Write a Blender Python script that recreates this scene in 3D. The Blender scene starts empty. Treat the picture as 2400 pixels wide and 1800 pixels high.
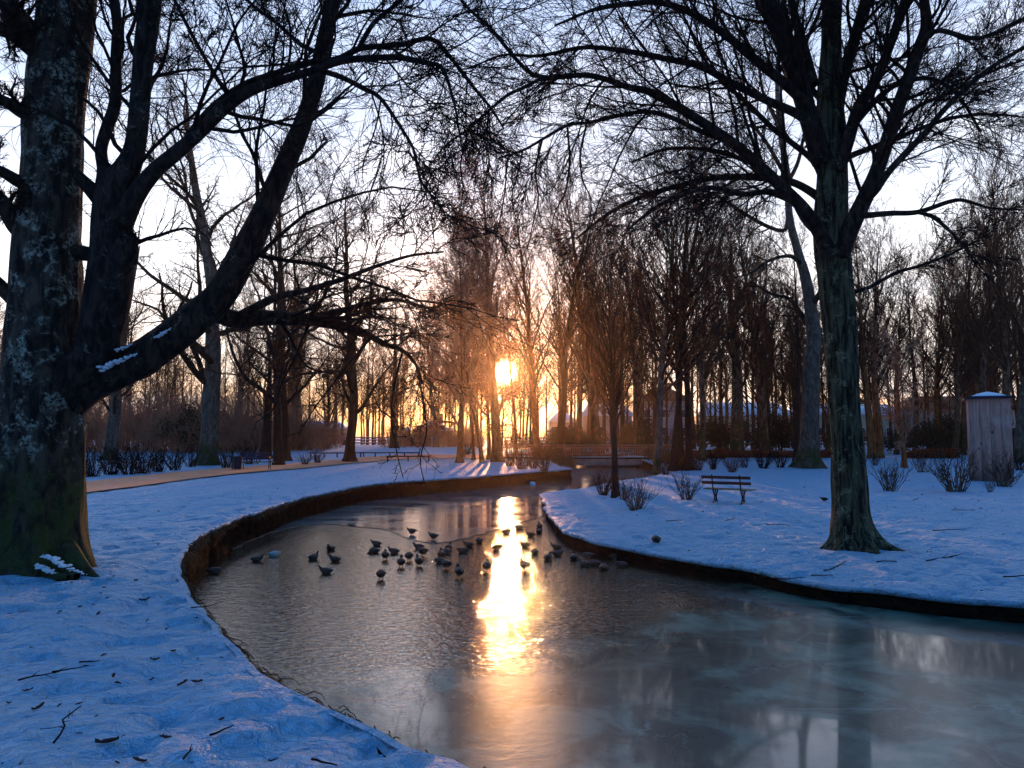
import bpy, math, numpy as np
from mathutils import Vector
R = math.radians
sc = bpy.context.scene
COL = sc.collection

# ------------------------------------------------------------------ camera
FPX, HOR = 1813.0, 1025.0            # focal length in photo pixels (2400 wide), horizon row
EYE = 2.25                           # eye height above the water (z = 0)
PITCH = math.atan((HOR - 900.0) / FPX)
cam_d = bpy.data.cameras.new("camera")
cam_d.sensor_width = 36.0
cam_d.lens = 36.0 * FPX / 2400.0
cam_d.clip_start = 0.05
cam_d.clip_end = 3000
cam = bpy.data.objects.new("camera", cam_d)
COL.objects.link(cam)
cam.location = (0, 0, EYE)
cam.rotation_euler = (R(90) + PITCH, 0, 0)
sc.camera = cam
CP, SP = math.cos(PITCH), math.sin(PITCH)

# ------------------------------------------------------------------ sky, sun, exposure
SUN_EL = R(4.75)
SUN_AZ = R(-0.57)
SDIR = Vector((math.sin(SUN_AZ) * math.cos(SUN_EL), math.cos(SUN_AZ) * math.cos(SUN_EL), math.sin(SUN_EL)))
sc.view_settings.view_transform = 'Standard'
sc.view_settings.look = 'None'
sc.view_settings.exposure = 0.55
sc.view_settings.gamma = 1.0
sc.cycles.max_bounces = 6
sc.cycles.diffuse_bounces = 3
sc.cycles.glossy_bounces = 3
sc.cycles.transparent_max_bounces = 6
sc.cycles.sample_clamp_indirect = 6.0
sc.cycles.use_denoising = True

def ramp(nt, stops, interp='LINEAR'):
    n = nt.nodes.new('ShaderNodeValToRGB')
    cr = n.color_ramp
    cr.interpolation = interp
    while len(cr.elements) > 1:
        cr.elements.remove(cr.elements[-1])
    cr.elements[0].position = stops[0][0]
    cr.elements[0].color = tuple(stops[0][1]) + (1,)
    for p, c in stops[1:]:
        e = cr.elements.new(p)
        e.color = tuple(c) + (1,)
    return n

def mth(nt, op, a, b=None, c=None, clamp=False):
    n = nt.nodes.new('ShaderNodeMath')
    n.operation = op
    n.use_clamp = clamp
    for i, v in enumerate((a, b, c)):
        if v is None:
            continue
        if isinstance(v, (int, float)):
            n.inputs[i].default_value = v
        else:
            nt.links.new(v, n.inputs[i])
    return n.outputs[0]

def mix(nt, f, a, b, mode='MIX'):
    n = nt.nodes.new('ShaderNodeMix')
    n.data_type = 'RGBA'
    n.blend_type = mode
    for s, v in ((n.inputs[0], f), (n.inputs[6], a), (n.inputs[7], b)):
        if isinstance(v, (int, float)):
            s.default_value = v
        elif isinstance(v, (tuple, list)):
            s.default_value = tuple(v) + (1,) if len(v) == 3 else v
        else:
            nt.links.new(v, s)
    return n.outputs[2]

def smooth(nt, v, a, b, lo=0.0, hi=1.0):
    n = nt.nodes.new('ShaderNodeMapRange')
    n.interpolation_type = 'SMOOTHSTEP'
    nt.links.new(v, n.inputs[0])
    n.inputs[1].default_value = a
    n.inputs[2].default_value = b
    n.inputs[3].default_value = lo
    n.inputs[4].default_value = hi
    return n.outputs[0]

def noise(nt, vec, scale, detail=4, rough=0.5, dist=0.0):
    n = nt.nodes.new('ShaderNodeTexNoise')
    n.inputs['Scale'].default_value = scale
    n.inputs['Detail'].default_value = detail
    n.inputs['Roughness'].default_value = rough
    n.inputs['Distortion'].default_value = dist
    if vec is not None:
        nt.links.new(vec, n.inputs['Vector'])
    return n.outputs[0]

def mapping(nt, vec, scale=(1, 1, 1), loc=(0, 0, 0), rot=(0, 0, 0)):
    n = nt.nodes.new('ShaderNodeMapping')
    n.inputs['Scale'].default_value = scale
    n.inputs['Location'].default_value = loc
    n.inputs['Rotation'].default_value = rot
    nt.links.new(vec, n.inputs['Vector'])
    return n.outputs[0]

world = bpy.data.worlds.new("World")
sc.world = world
world.use_nodes = True
wt = world.node_tree
wt.nodes.clear()
w_out = wt.nodes.new('ShaderNodeOutputWorld')
w_tc = wt.nodes.new('ShaderNodeTexCoord')
w_dir = w_tc.outputs['Generated']
sep = wt.nodes.new('ShaderNodeSeparateXYZ')
wt.links.new(w_dir, sep.inputs[0])
zel = sep.outputs[2]
# dusk sky: warm and bright on the sun's side, deep blue overhead and behind
front = ramp(wt, [(0.0, (0.55, 0.22, 0.13)), (0.04, (0.80, 0.42, 0.27)), (0.085, (1.10, 0.78, 0.60)), (0.14, (1.15, 1.00, 0.93)),
                  (0.24, (1.00, 0.98, 1.02)), (0.33, (0.72, 0.75, 0.86)), (0.42, (0.46, 0.53, 0.74)), (0.52, (0.26, 0.40, 0.72)), (0.72, (0.02, 0.13, 0.40)),
                  (1.0, (0.008, 0.100, 0.30))])
wt.links.new(zel, front.inputs[0])
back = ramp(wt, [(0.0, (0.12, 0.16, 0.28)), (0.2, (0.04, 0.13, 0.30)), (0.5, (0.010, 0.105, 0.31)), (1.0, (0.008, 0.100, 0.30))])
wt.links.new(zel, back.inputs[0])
dotxy = wt.nodes.new('ShaderNodeVectorMath')
dotxy.operation = 'DOT_PRODUCT'
wt.links.new(w_dir, dotxy.inputs[0])
dotxy.inputs[1].default_value = (math.sin(SUN_AZ), math.cos(SUN_AZ), 0)
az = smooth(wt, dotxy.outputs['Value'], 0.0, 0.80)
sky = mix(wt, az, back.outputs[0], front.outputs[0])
# blue gaps and pale streaks in the thin cloud on the sun's side
cl = noise(wt, mapping(wt, w_dir, (1.6, 1.6, 5.0), (0.3, 0.1, 0.0)), 2.2, 6, 0.55, 0.4)
clm = smooth(wt, cl, 0.46, 0.60)
gap = mth(wt, 'MULTIPLY', mth(wt, 'SUBTRACT', 1.0, clm), smooth(wt, zel, 0.17, 0.40))
gap = mth(wt, 'MULTIPLY', gap, az)
sky = mix(wt, mth(wt, 'MULTIPLY', gap, 0.62), sky, (0.48, 0.57, 0.78))
bright = mth(wt, 'MULTIPLY', mth(wt, 'MULTIPLY', clm, az), smooth(wt, zel, 0.62, 0.30))
sky = mix(wt, mth(wt, 'MULTIPLY', bright, 0.5), sky, (0.92, 0.93, 1.02))
# glow round the low sun and the sun itself, both light given off by the sky
ds = wt.nodes.new('ShaderNodeVectorMath')
ds.operation = 'DOT_PRODUCT'
wt.links.new(w_dir, ds.inputs[0])
ds.inputs[1].default_value = SDIR
sd_ = mth(wt, 'MAXIMUM', ds.outputs['Value'], 0.0)
g1 = mth(wt, 'POWER', sd_, 60.0)
g2 = mth(wt, 'POWER', sd_, 1500.0)
disc = smooth(wt, sd_, math.cos(R(0.80)), math.cos(R(0.45)))
def vscale(col, f):
    n = wt.nodes.new('ShaderNodeVectorMath')
    n.operation = 'SCALE'
    n.inputs[0].default_value = col
    wt.links.new(f, n.inputs['Scale'])
    return n.outputs[0]
def vadd(a, b):
    n = wt.nodes.new('ShaderNodeVectorMath')
    n.operation = 'ADD'
    wt.links.new(a, n.inputs[0])
    wt.links.new(b, n.inputs[1])
    return n.outputs[0]
tot = vadd(sky, vscale((0.45, 0.07, 0.0), g1))
tot = vadd(tot, vscale((5.0, 0.8, 0.02), g2))
tot = vadd(tot, vscale((80.0, 36.0, 8.0), disc))
bg1 = wt.nodes.new('ShaderNodeBackground')
bg1.inputs['Strength'].default_value = 1.0
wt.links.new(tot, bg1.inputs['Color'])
nish = wt.nodes.new('ShaderNodeTexSky')
nish.sky_type = 'NISHITA'
nish.sun_disc = False
nish.sun_elevation = SUN_EL
nish.sun_rotation = SUN_AZ
nish.air_density = 1.0
nish.dust_density = 1.0
nish.ozone_density = 3.0
bg2 = wt.nodes.new('ShaderNodeBackground')
bg2.inputs['Strength'].default_value = 0.05
wt.links.new(nish.outputs[0], bg2.inputs['Color'])
addsh = wt.nodes.new('ShaderNodeAddShader')
wt.links.new(bg1.outputs[0], addsh.inputs[0])
wt.links.new(bg2.outputs[0], addsh.inputs[1])
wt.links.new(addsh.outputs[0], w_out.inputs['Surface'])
world.cycles.sampling_method = 'MANUAL'
world.cycles.sample_map_resolution = 2048

sun_d = bpy.data.lights.new("sun", 'SUN')
sun_d.energy = 3.2
sun_d.angle = R(0.6)
sun_d.color = (1.0, 0.46, 0.18)
sun = bpy.data.objects.new("sun", sun_d)
COL.objects.link(sun)
sun.rotation_euler = (-SDIR).to_track_quat('-Z', 'Y').to_euler()
sun.location = SDIR * 200

# ------------------------------------------------------------------ helpers
rng = np.random.default_rng(7)

def ray(u, v):
    """photo pixel -> world direction with y = 1"""
    x = (u - 1200.0) / FPX
    zc = (900.0 - v) / FPX
    y = CP - zc * SP
    z = SP + zc * CP
    return np.array([x / y, 1.0, z / y])

def at_y(u, v, Y):
    return ray(u, v) * Y + np.array([0, 0, EYE])

def at_z(u, v, z):
    d = ray(u, v)
    return d * ((z - EYE) / d[2]) + np.array([0, 0, EYE])

def px_r(w, Y):
    return 0.5 * w * Y / FPX

def tag(o, label=None, cat=None, group=None, kind=None):
    if label:
        o['label'] = label
    if cat:
        o['category'] = cat
    if group:
        o['group'] = group
    if kind:
        o['kind'] = kind
    return o

def empty(name, loc=(0, 0, 0), rz=0.0):
    o = bpy.data.objects.new(name, None)
    o.empty_display_size = 0.2
    COL.objects.link(o)
    o.location = loc
    o.rotation_euler = (0, 0, rz)
    return o

def mesh_np(name, V, F, mat=None, smooth_=True):
    V = np.asarray(V, dtype=np.float32)
    me = bpy.data.meshes.new(name)
    me.vertices.add(len(V))
    me.vertices.foreach_set('co', V.ravel())
    if not isinstance(F, list):
        F = [F]
    F = [np.asarray(f, dtype=np.int32) for f in F if len(f)]
    nl = sum(f.size for f in F)
    npoly = sum(len(f) for f in F)
    me.loops.add(nl)
    me.loops.foreach_set('vertex_index', np.concatenate([f.ravel() for f in F]))
    me.polygons.add(npoly)
    starts = []
    s = 0
    for f in F:
        k = f.shape[1]
        starts.append(s + np.arange(len(f)) * k)
        s += f.size
    me.polygons.foreach_set('loop_start', np.concatenate(starts).astype(np.int32))
    if smooth_:
        me.polygons.foreach_set('use_smooth', np.ones(npoly, dtype=bool))
    me.update(calc_edges=True)
    if mat:
        me.materials.append(mat)
    return me

def link(name, me, parent=None):
    o = bpy.data.objects.new(name, me)
    COL.objects.link(o)
    if parent is not None:
        o.parent = parent
    return o

class Acc:
    """collects vertices and faces of several shapes into one mesh"""
    def __init__(self):
        self.V, self.F, self.n = [], [], 0
    def add(self, V, F):
        V = np.asarray(V, float)
        if not isinstance(F, list):
            F = [F]
        for f in F:
            if len(f):
                self.F.append(np.asarray(f) + self.n)
        self.V.append(V)
        self.n += len(V)
        return self
    def box(self, c, s, rz=0.0, rx=0.0, ry=0.0, bev=0.0):
        c = np.array(c, float)
        s = np.array(s, float) / 2
        b = min(bev, s.min() * 0.9)
        if b > 0:   # chamfered box
            P = []
            for sx in (-1, 1):
                for sy in (-1, 1):
                    for sz in (-1, 1):
                        P += [(sx * s[0], sy * (s[1] - b), sz * (s[2] - b)), (sx * (s[0] - b), sy * s[1], sz * (s[2] - b)), (sx * (s[0] - b), sy * (s[1] - b), sz * s[2])]
            P = np.array(P)
            def I(sx, sy, sz, k):
                return (((sx + 1) // 2) * 4 + ((sy + 1) // 2) * 2 + (sz + 1) // 2) * 3 + k
            Q, T = [], []
            for a in (-1, 1):
                Q.append([I(a, -1, -1, 0), I(a, 1, -1, 0), I(a, 1, 1, 0), I(a, -1, 1, 0)])
                Q.append([I(-1, a, -1, 1), I(1, a, -1, 1), I(1, a, 1, 1), I(-1, a, 1, 1)])
                Q.append([I(-1, -1, a, 2), I(1, -1, a, 2), I(1, 1, a, 2), I(-1, 1, a, 2)])
                for d in (-1, 1):
                    Q.append([I(a, d, -1, 0), I(a, d, 1, 0), I(a, d, 1, 1), I(a, d, -1, 1)])
                    Q.append([I(a, -1, d, 0), I(a, 1, d, 0), I(a, 1, d, 2), I(a, -1, d, 2)])
                    Q.append([I(-1, a, d, 1), I(1, a, d, 1), I(1, a, d, 2), I(-1, a, d, 2)])
                    for e in (-1, 1):
                        T.append([I(a, d, e, 0), I(a, d, e, 1), I(a, d, e, 2)])
            F = [np.array(Q), np.array(T)]
        else:
            P = np.array([(x, y, z) for x in (-1, 1) for y in (-1, 1) for z in (-1, 1)]) * s
            F = [np.array([[0, 1, 3, 2], [4, 6, 7, 5], [0, 4, 5, 1], [2, 3, 7, 6], [0, 2, 6, 4], [1, 5, 7, 3]])]
        for ang, ax in ((rx, 0), (ry, 1), (rz, 2)):
            if ang:
                ca, sa = math.cos(ang), math.sin(ang)
                i, j = [(1, 2), (2, 0), (0, 1)][ax]
                a, bb = P[:, i].copy(), P[:, j].copy()
                P[:, i] = ca * a - sa * bb
                P[:, j] = sa * a + ca * bb
        return self.add(P + c, F)
    def tube(self, P, r, S=8, cap=True):
        P = np.asarray(P, float)[None]
        Rr = np.full(P.shape[:2], r, float) if np.isscalar(r) else np.asarray(r, float)[None]
        V, F = tubes(P, Rr, S)
        self.add(V, F)
        if cap:
            K = P.shape[1]
            for k, q in ((0, 0), (K - 1, 1)):
                base = self.n - K * S + k * S
                self.V.append(P[0, k][None])
                ci = self.n
                self.n += 1
                self.F.append(np.array([[base + i, base + (i + 1) % S, ci] for i in range(S)]))
                if k == 0:   # keep index arithmetic for the second cap
                    self.V.append(np.zeros((0, 3)))
                    base_off = 1
                if k == 0:
                    # second cap needs base shifted by the centre vertex just added
                    last = self.n - 1 - S
                    self.V.append(P[0, K - 1][None])
                    cj = self.n
                    self.n += 1
                    self.F.append(np.array([[last + (i + 1) % S, last + i, cj] for i in range(S)]))
                    break
        return self
    def ball(self, c, s, n=10, m=7):
        th = np.linspace(0, 2 * math.pi, n, endpoint=False)
        ph = np.linspace(-math.pi / 2, math.pi / 2, m)
        V = np.array([(math.cos(p) * math.cos(t), math.cos(p) * math.sin(t), math.sin(p)) for p in ph for t in th]) * np.array(s) + np.array(c)
        F = [[i * n + j, i * n + (j + 1) % n, (i + 1) * n + (j + 1) % n, (i + 1) * n + j] for i in range(m - 1) for j in range(n)]
        return self.add(V, np.array(F))
    def build(self, name, mat=None, parent=None, smooth_=False):
        return link(name, mesh_np(name, np.concatenate(self.V), self.F, mat, smooth_), parent)

def tubes(P, Rr, S, radial=None):
    """P (B,K,3), Rr (B,K) -> vertices, quads; frames carried along each polyline"""
    B, K = P.shape[:2]
    T = np.empty_like(P)
    T[:, 1:-1] = P[:, 2:] - P[:, :-2]
    T[:, 0] = P[:, 1] - P[:, 0]
    T[:, -1] = P[:, -1] - P[:, -2]
    T /= np.linalg.norm(T, axis=2, keepdims=True) + 1e-9
    ref = np.where(np.abs(T[:, 0, 2:3]) > 0.9, np.array([[1.0, 0, 0]]), np.array([[0, 0, 1.0]]))
    N = np.cross(T[:, 0], ref)
    N /= np.linalg.norm(N, axis=1, keepdims=True) + 1e-9
    a = np.linspace(0, 2 * math.pi, S, endpoint=False)
    ca, sa = np.cos(a)[None, :, None], np.sin(a)[None, :, None]
    V = np.empty((B, K, S, 3))
    for k in range(K):
        t = T[:, k]
        N = N - (N * t).sum(1, keepdims=True) * t
        N /= np.linalg.norm(N, axis=1, keepdims=True) + 1e-9
        Bn = np.cross(t, N)
        rr = Rr[:, k][:, None, None] if radial is None else (Rr[:, k][:, None] * radial[:, k])[:, :, None]
        V[:, k] = P[:, k][:, None] + rr * (ca * N[:, None] + sa * Bn[:, None])
    base = (np.arange(B)[:, None, None] * K + np.arange(K - 1)[None, :, None]) * S
    j = np.arange(S)[None, None, :]
    j2 = (j + 1) % S
    F = np.stack([base + j, base + j2, base + S + j2, base + S + j], axis=-1).reshape(-1, 4)
    return V.reshape(-1, 3), F

def catmull(P, n):
    P = np.asarray(P, float)
    d = np.r_[0, np.cumsum(np.maximum(1e-6, np.linalg.norm(np.diff(P[:, :3], axis=0), axis=1)))]
    tt = np.linspace(0, d[-1], n)
    Q = np.vstack([2 * P[0] - P[1], P, 2 * P[-1] - P[-2]])
    out = np.empty((n, P.shape[1]))
    idx = np.clip(np.searchsorted(d, tt, side='right') - 1, 0, len(P) - 2)
    u = ((tt - d[idx]) / (d[idx + 1] - d[idx]))[:, None]
    p0, p1, p2, p3 = Q[idx], Q[idx + 1], Q[idx + 2], Q[idx + 3]
    out = 0.5 * ((2 * p1) + (-p0 + p2) * u + (2 * p0 - 5 * p1 + 4 * p2 - p3) * u ** 2 + (-p0 + 3 * p1 - 3 * p2 + p3) * u ** 3)
    return out

def vnoise(x, y, seed=0):
    """2-D value noise, vectorised"""
    xi, yi = np.floor(x).astype(np.int64), np.floor(y).astype(np.int64)
    fx, fy = x - xi, y - yi
    fx, fy = fx * fx * (3 - 2 * fx), fy * fy * (3 - 2 * fy)
    def h(a, b):
        n = (a * 374761393 + b * 668265263 + seed * 974711) & 0x7fffffff
        n = ((n ^ (n >> 13)) * 1274126177) & 0x7fffffff
        return ((n ^ (n >> 16)) & 0xffff) / 65535.0
    return (h(xi, yi) * (1 - fx) + h(xi + 1, yi) * fx) * (1 - fy) + (h(xi, yi + 1) * (1 - fx) + h(xi + 1, yi + 1) * fx) * fy

def sstep(x, a, b):
    t = np.clip((x - a) / (b - a), 0, 1)
    return t * t * (3 - 2 * t)

# ------------------------------------------------------------------ materials
def new_mat(name):
    m = bpy.data.materials.new(name)
    m.use_nodes = True
    nt = m.node_tree
    b = nt.nodes['Principled BSDF']
    tc = nt.nodes.new('ShaderNodeTexCoord')
    return m, nt, b, tc.outputs['Object']

def bump(nt, b, h, strength=0.5, dist=0.02):
    n = nt.nodes.new('ShaderNodeBump')
    n.inputs['Strength'].default_value = strength
    n.inputs['Distance'].default_value = dist
    nt.links.new(h, n.inputs['Height'])
    nt.links.new(n.outputs[0], b.inputs['Normal'])
    return n

def plain(name, c1, c2=None, rough=0.7, scale=8.0, metal=0.0, bumpd=0.004, spec=0.3):
    m, nt, b, oc = new_mat(name)
    c2 = c2 or tuple(0.6 * v for v in c1)
    f = noise(nt, oc, scale, 5, 0.6)
    nt.links.new(mix(nt, smooth(nt, f, 0.35, 0.65), c1, c2), b.inputs['Base Color'])
    b.inputs['Roughness'].default_value = rough
    b.inputs['Metallic'].default_value = metal
    b.inputs['Specular IOR Level'].default_value = spec
    bump(nt, b, f, 0.5, bumpd)
    return m

def bark(name, dark, mid, lichen, amount=0.5, scale=1.0, moss=None, moss_top=0.0, bd=0.03, vert=0.35):
    m, nt, b, oc = new_mat(name)
    v1 = mapping(nt, oc, (1, 1, vert))
    f1 = noise(nt, v1, 9 * scale, 6, 0.65, 0.6)
    f2 = noise(nt, oc, 3.2 * scale, 5, 0.7, 0.5)
    f3 = noise(nt, oc, 22 * scale, 4, 0.7)
    c = mix(nt, smooth(nt, f1, 0.38, 0.66), dark, mid)
    lm = mth(nt, 'MULTIPLY', smooth(nt, f2, 0.62 - 0.16 * amount, 0.78 - 0.2 * amount), smooth(nt, f3, 0.42, 0.60))
    c = mix(nt, lm, c, lichen)
    if moss:
        sp = nt.nodes.new('ShaderNodeSeparateXYZ')
        nt.links.new(oc, sp.inputs[0])
        mm = mth(nt, 'MULTIPLY', smooth(nt, sp.outputs[2], moss_top, moss_top - 0.8), smooth(nt, f2, 0.35, 0.6))
        c = mix(nt, mm, c, moss)
    nt.links.new(c, b.inputs['Base Color'])
    b.inputs['Roughness'].default_value = 0.9
    b.inputs['Specular IOR Level'].default_value = 0.15
    h = mth(nt, 'ADD', f1, mth(nt, 'MULTIPLY', f3, 0.4))
    bump(nt, b, h, 0.9, bd)
    return m

M = {}
M['bark_big'] = bark('bark_big', (0.010, 0.008, 0.008), (0.085, 0.060, 0.045), (0.38, 0.36, 0.28), 0.80, 0.9, (0.05, 0.055, 0.015), 1.7, 0.04)
M['bark_limb'] = bark('bark_limb', (0.008, 0.006, 0.007), (0.05, 0.034, 0.028), (0.20, 0.18, 0.14), 0.35, 1.2, None, 0, 0.02)
M['bark_right'] = bark('bark_right', (0.007, 0.007, 0.006), (0.13, 0.12, 0.07), (0.30, 0.28, 0.17), 0.6, 1.3, None, 0.0, 0.05, 0.14)
M['bark_pale'] = bark('bark_pale', (0.06, 0.045, 0.035), (0.17, 0.13, 0.10), (0.22, 0.20, 0.15), 0.6, 0.7, (0.035, 0.05, 0.012), 1.5, 0.03)
M['bark_wood'] = bark('bark_wood', (0.06, 0.025, 0.014), (0.30, 0.14, 0.08), (0.32, 0.22, 0.12), 0.4, 0.6, (0.05, 0.05, 0.015), 3.0, 0.03)
M['bark_dark'] = bark('bark_dark', (0.010, 0.007, 0.006), (0.035, 0.024, 0.020), (0.08, 0.08, 0.07), 0.2, 0.7)
M['bark_red'] = bark('bark_red', (0.20, 0.05, 0.015), (0.45, 0.14, 0.05), (0.40, 0.20, 0.09), 0.3, 0.7)  # red also puts the low sun's glow into the trunks around it
M['twig'] = plain('twig', (0.022, 0.015, 0.014), (0.010, 0.007, 0.008), 0.85, 3, spec=0.1)
M['twig_wood'] = plain('twig_wood', (0.10, 0.042, 0.025), (0.035, 0.017, 0.012), 0.85, 0.6, spec=0.1)
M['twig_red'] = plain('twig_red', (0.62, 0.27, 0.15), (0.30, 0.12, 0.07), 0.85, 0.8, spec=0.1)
M['stem_tan'] = plain('stem_tan', (0.20, 0.14, 0.10), (0.07, 0.045, 0.035), 0.8, 6, spec=0.15)
M['russet_leaf'] = plain('russet_leaf', (0.42, 0.09, 0.025), (0.18, 0.045, 0.015), 0.7, 5)
def leaf_trans(name):
    m = M[name]
    nt = m.node_tree
    b = nt.nodes['Principled BSDF']
    tr_ = nt.nodes.new('ShaderNodeBsdfTranslucent')
    nt.links.new(b.inputs['Base Color'].links[0].from_socket, tr_.inputs['Color'])
    mx = nt.nodes.new('ShaderNodeMixShader')
    mx.inputs[0].default_value = 0.5
    nt.links.new(b.outputs[0], mx.inputs[1])
    nt.links.new(tr_.outputs[0], mx.inputs[2])
    nt.links.new(mx.outputs[0], nt.nodes['Material Output'].inputs['Surface'])
leaf_trans('russet_leaf')
M['evergreen'] = plain('evergreen', (0.030, 0.042, 0.018), (0.010, 0.016, 0.010), 0.7, 3)
M['dead_leaf'] = plain('dead_leaf', (0.12, 0.04, 0.03), (0.04, 0.015, 0.02), 0.7, 30)
M['dry_grass'] = plain('dry_grass', (0.16, 0.085, 0.035), (0.04, 0.02, 0.012), 0.8, 4)
M['iron'] = plain('iron', (0.012, 0.012, 0.016), (0.02, 0.02, 0.024), 0.45, 20, 0.6)
M['navy'] = plain('navy', (0.012, 0.016, 0.05), (0.008, 0.010, 0.03), 0.5, 9)
M['board_red'] = plain('board_red', (0.14, 0.035, 0.025), (0.07, 0.02, 0.018), 0.55, 12)
M['board_tan'] = plain('board_tan', (0.42, 0.26, 0.12), (0.26, 0.14, 0.07), 0.5, 12)
M['dark_board'] = plain('dark_board', (0.025, 0.015, 0.02), (0.015, 0.01, 0.02), 0.6, 12)
M['bridge_wood'] = plain('bridge_wood', (0.55, 0.22, 0.12), (0.34, 0.13, 0.07), 0.7, 3)
M['concrete'] = plain('concrete', (0.42, 0.36, 0.31), (0.26, 0.21, 0.18), 0.8, 2)
M['dark_steel'] = plain('dark_steel', (0.03, 0.022, 0.02), None, 0.6, 2)
M['snow_soft'] = plain('snow_soft', (0.86, 0.90, 0.95), (0.80, 0.86, 0.94), 0.6, 6, bumpd=0.03)
M['lamp_white'] = plain('lamp_white', (0.7, 0.7, 0.68), (0.6, 0.6, 0.6), 0.4, 3)
M['wall_cream'] = plain('wall_cream', (0.62, 0.46, 0.28), (0.5, 0.36, 0.22), 0.8, 0.3)
M['wall_white'] = plain('wall_white', (0.45, 0.38, 0.32), (0.38, 0.32, 0.27), 0.8, 0.3)
M['wall_pink'] = plain('wall_pink', (0.50, 0.33, 0.27), (0.4, 0.25, 0.2), 0.8, 0.3)
M['roof_red'] = plain('roof_red', (0.22, 0.09, 0.05), (0.12, 0.05, 0.03), 0.8, 1)
M['glass'] = plain('glass', (0.03, 0.04, 0.05), None, 0.1, 1)
M['car_white'] = plain('car_white', (0.75, 0.75, 0.75), (0.7, 0.7, 0.7), 0.25, 1)
M['car_grey'] = plain('car_grey', (0.3, 0.32, 0.35), (0.26, 0.28, 0.3), 0.25, 1)
M['rubber'] = plain('rubber', (0.015, 0.015, 0.015), None, 0.8, 5)
M['stone'] = plain('stone', (0.20, 0.15, 0.12), (0.09, 0.065, 0.05), 0.85, 2)

def wood_planks():
    m, nt, b, oc = new_mat('old_planks')
    g = noise(nt, mapping(nt, oc, (9, 9, 0.7)), 2.0, 6, 0.6, 0.8)
    g2 = noise(nt, oc, 1.3, 3, 0.5)
    c = mix(nt, smooth(nt, g, 0.3, 0.7), (0.50, 0.17, 0.12), (0.85, 0.35, 0.26))
    c = mix(nt, smooth(nt, g2, 0.45, 0.7, 0, 0.5), c, (0.85, 0.44, 0.36))
    vo = nt.nodes.new('ShaderNodeTexVoronoi')
    vo.inputs['Scale'].default_value = 1.5
    nt.links.new(mapping(nt, oc, (1.6, 1.6, 0.8)), vo.inputs['Vector'])
    knot = smooth(nt, vo.outputs['Distance'], 0.12, 0.05)
    c = mix(nt, knot, c, (0.07, 0.035, 0.03))
    sp = nt.nodes.new('ShaderNodeSeparateXYZ')
    nt.links.new(oc, sp.inputs[0])
    foot_dark = mth(nt, 'MULTIPLY', smooth(nt, mth(nt, 'ADD', sp.outputs[2], mth(nt, 'MULTIPLY', g2, 0.9)), 1.3, 0.4), 0.75)  # planks darken unevenly towards the foot
    c = mix(nt, foot_dark, c, (0.10, 0.045, 0.05))
    nt.links.new(c, b.inputs['Base Color'])
    b.inputs['Roughness'].default_value = 0.8
    bump(nt, b, g, 0.6, 0.01)
    return m
M['planks'] = wood_planks()

def snow_ground():
    m, nt, b, oc = new_mat('snow')
    f1 = noise(nt, oc, 3.0, 6, 0.6, 0.3)
    f2 = noise(nt, oc, 11.0, 4, 0.6, 0.4)
    f3 = noise(nt, oc, 38.0, 3, 0.6)
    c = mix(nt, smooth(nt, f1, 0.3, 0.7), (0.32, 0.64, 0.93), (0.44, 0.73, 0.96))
    # specks of bark and needle litter poking through the crust
    sp = noise(nt, oc, 17.0, 2, 0.5, 0.2)
    sp2 = noise(nt, oc, 1.4, 3, 0.5)
    c = mix(nt, mth(nt, 'MULTIPLY', smooth(nt, sp, 0.765, 0.79), smooth(nt, sp2, 0.4, 0.55)), c, (0.10, 0.06, 0.07))
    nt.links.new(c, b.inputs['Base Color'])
    b.inputs['Roughness'].default_value = 0.55
    b.inputs['Specular IOR Level'].default_value = 0.25
    h = mth(nt, 'ADD', mth(nt, 'MULTIPLY', f1, 1.0), mth(nt, 'ADD', mth(nt, 'MULTIPLY', f2, 0.62), mth(nt, 'MULTIPLY', f3, 0.06)))
    vo = nt.nodes.new('ShaderNodeTexVoronoi')
    vo.feature = 'SMOOTH_F1'
    vo.inputs['Scale'].default_value = 6.5
    vo.inputs['Smoothness'].default_value = 0.6
    nt.links.new(mix(nt, 0.12, oc, noise(nt, oc, 4.0, 3, 0.6), 'ADD'), vo.inputs['Vector'])
    h = mth(nt, 'ADD', h, mth(nt, 'MULTIPLY', vo.outputs['Distance'], 0.42))
    bump(nt, b, h, 1.0, 0.30)
    return m
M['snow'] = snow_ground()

def path_mat():
    m, nt, b, oc = new_mat('sandy_path')
    f = noise(nt, oc, 1.6, 6, 0.65, 0.5)
    f2 = noise(nt, oc, 14, 4, 0.6)
    c = mix(nt, smooth(nt, f2, 0.3, 0.7), (0.98, 0.25, 0.09), (0.98, 0.33, 0.14))  # orange sand, reddened further in place of sunlight lying on it
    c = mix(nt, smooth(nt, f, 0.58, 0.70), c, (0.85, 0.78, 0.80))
    nt.links.new(c, b.inputs['Base Color'])
    b.inputs['Roughness'].default_value = 0.7
    bump(nt, b, f2, 0.6, 0.03)
    return m
M['path'] = path_mat()

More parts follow.
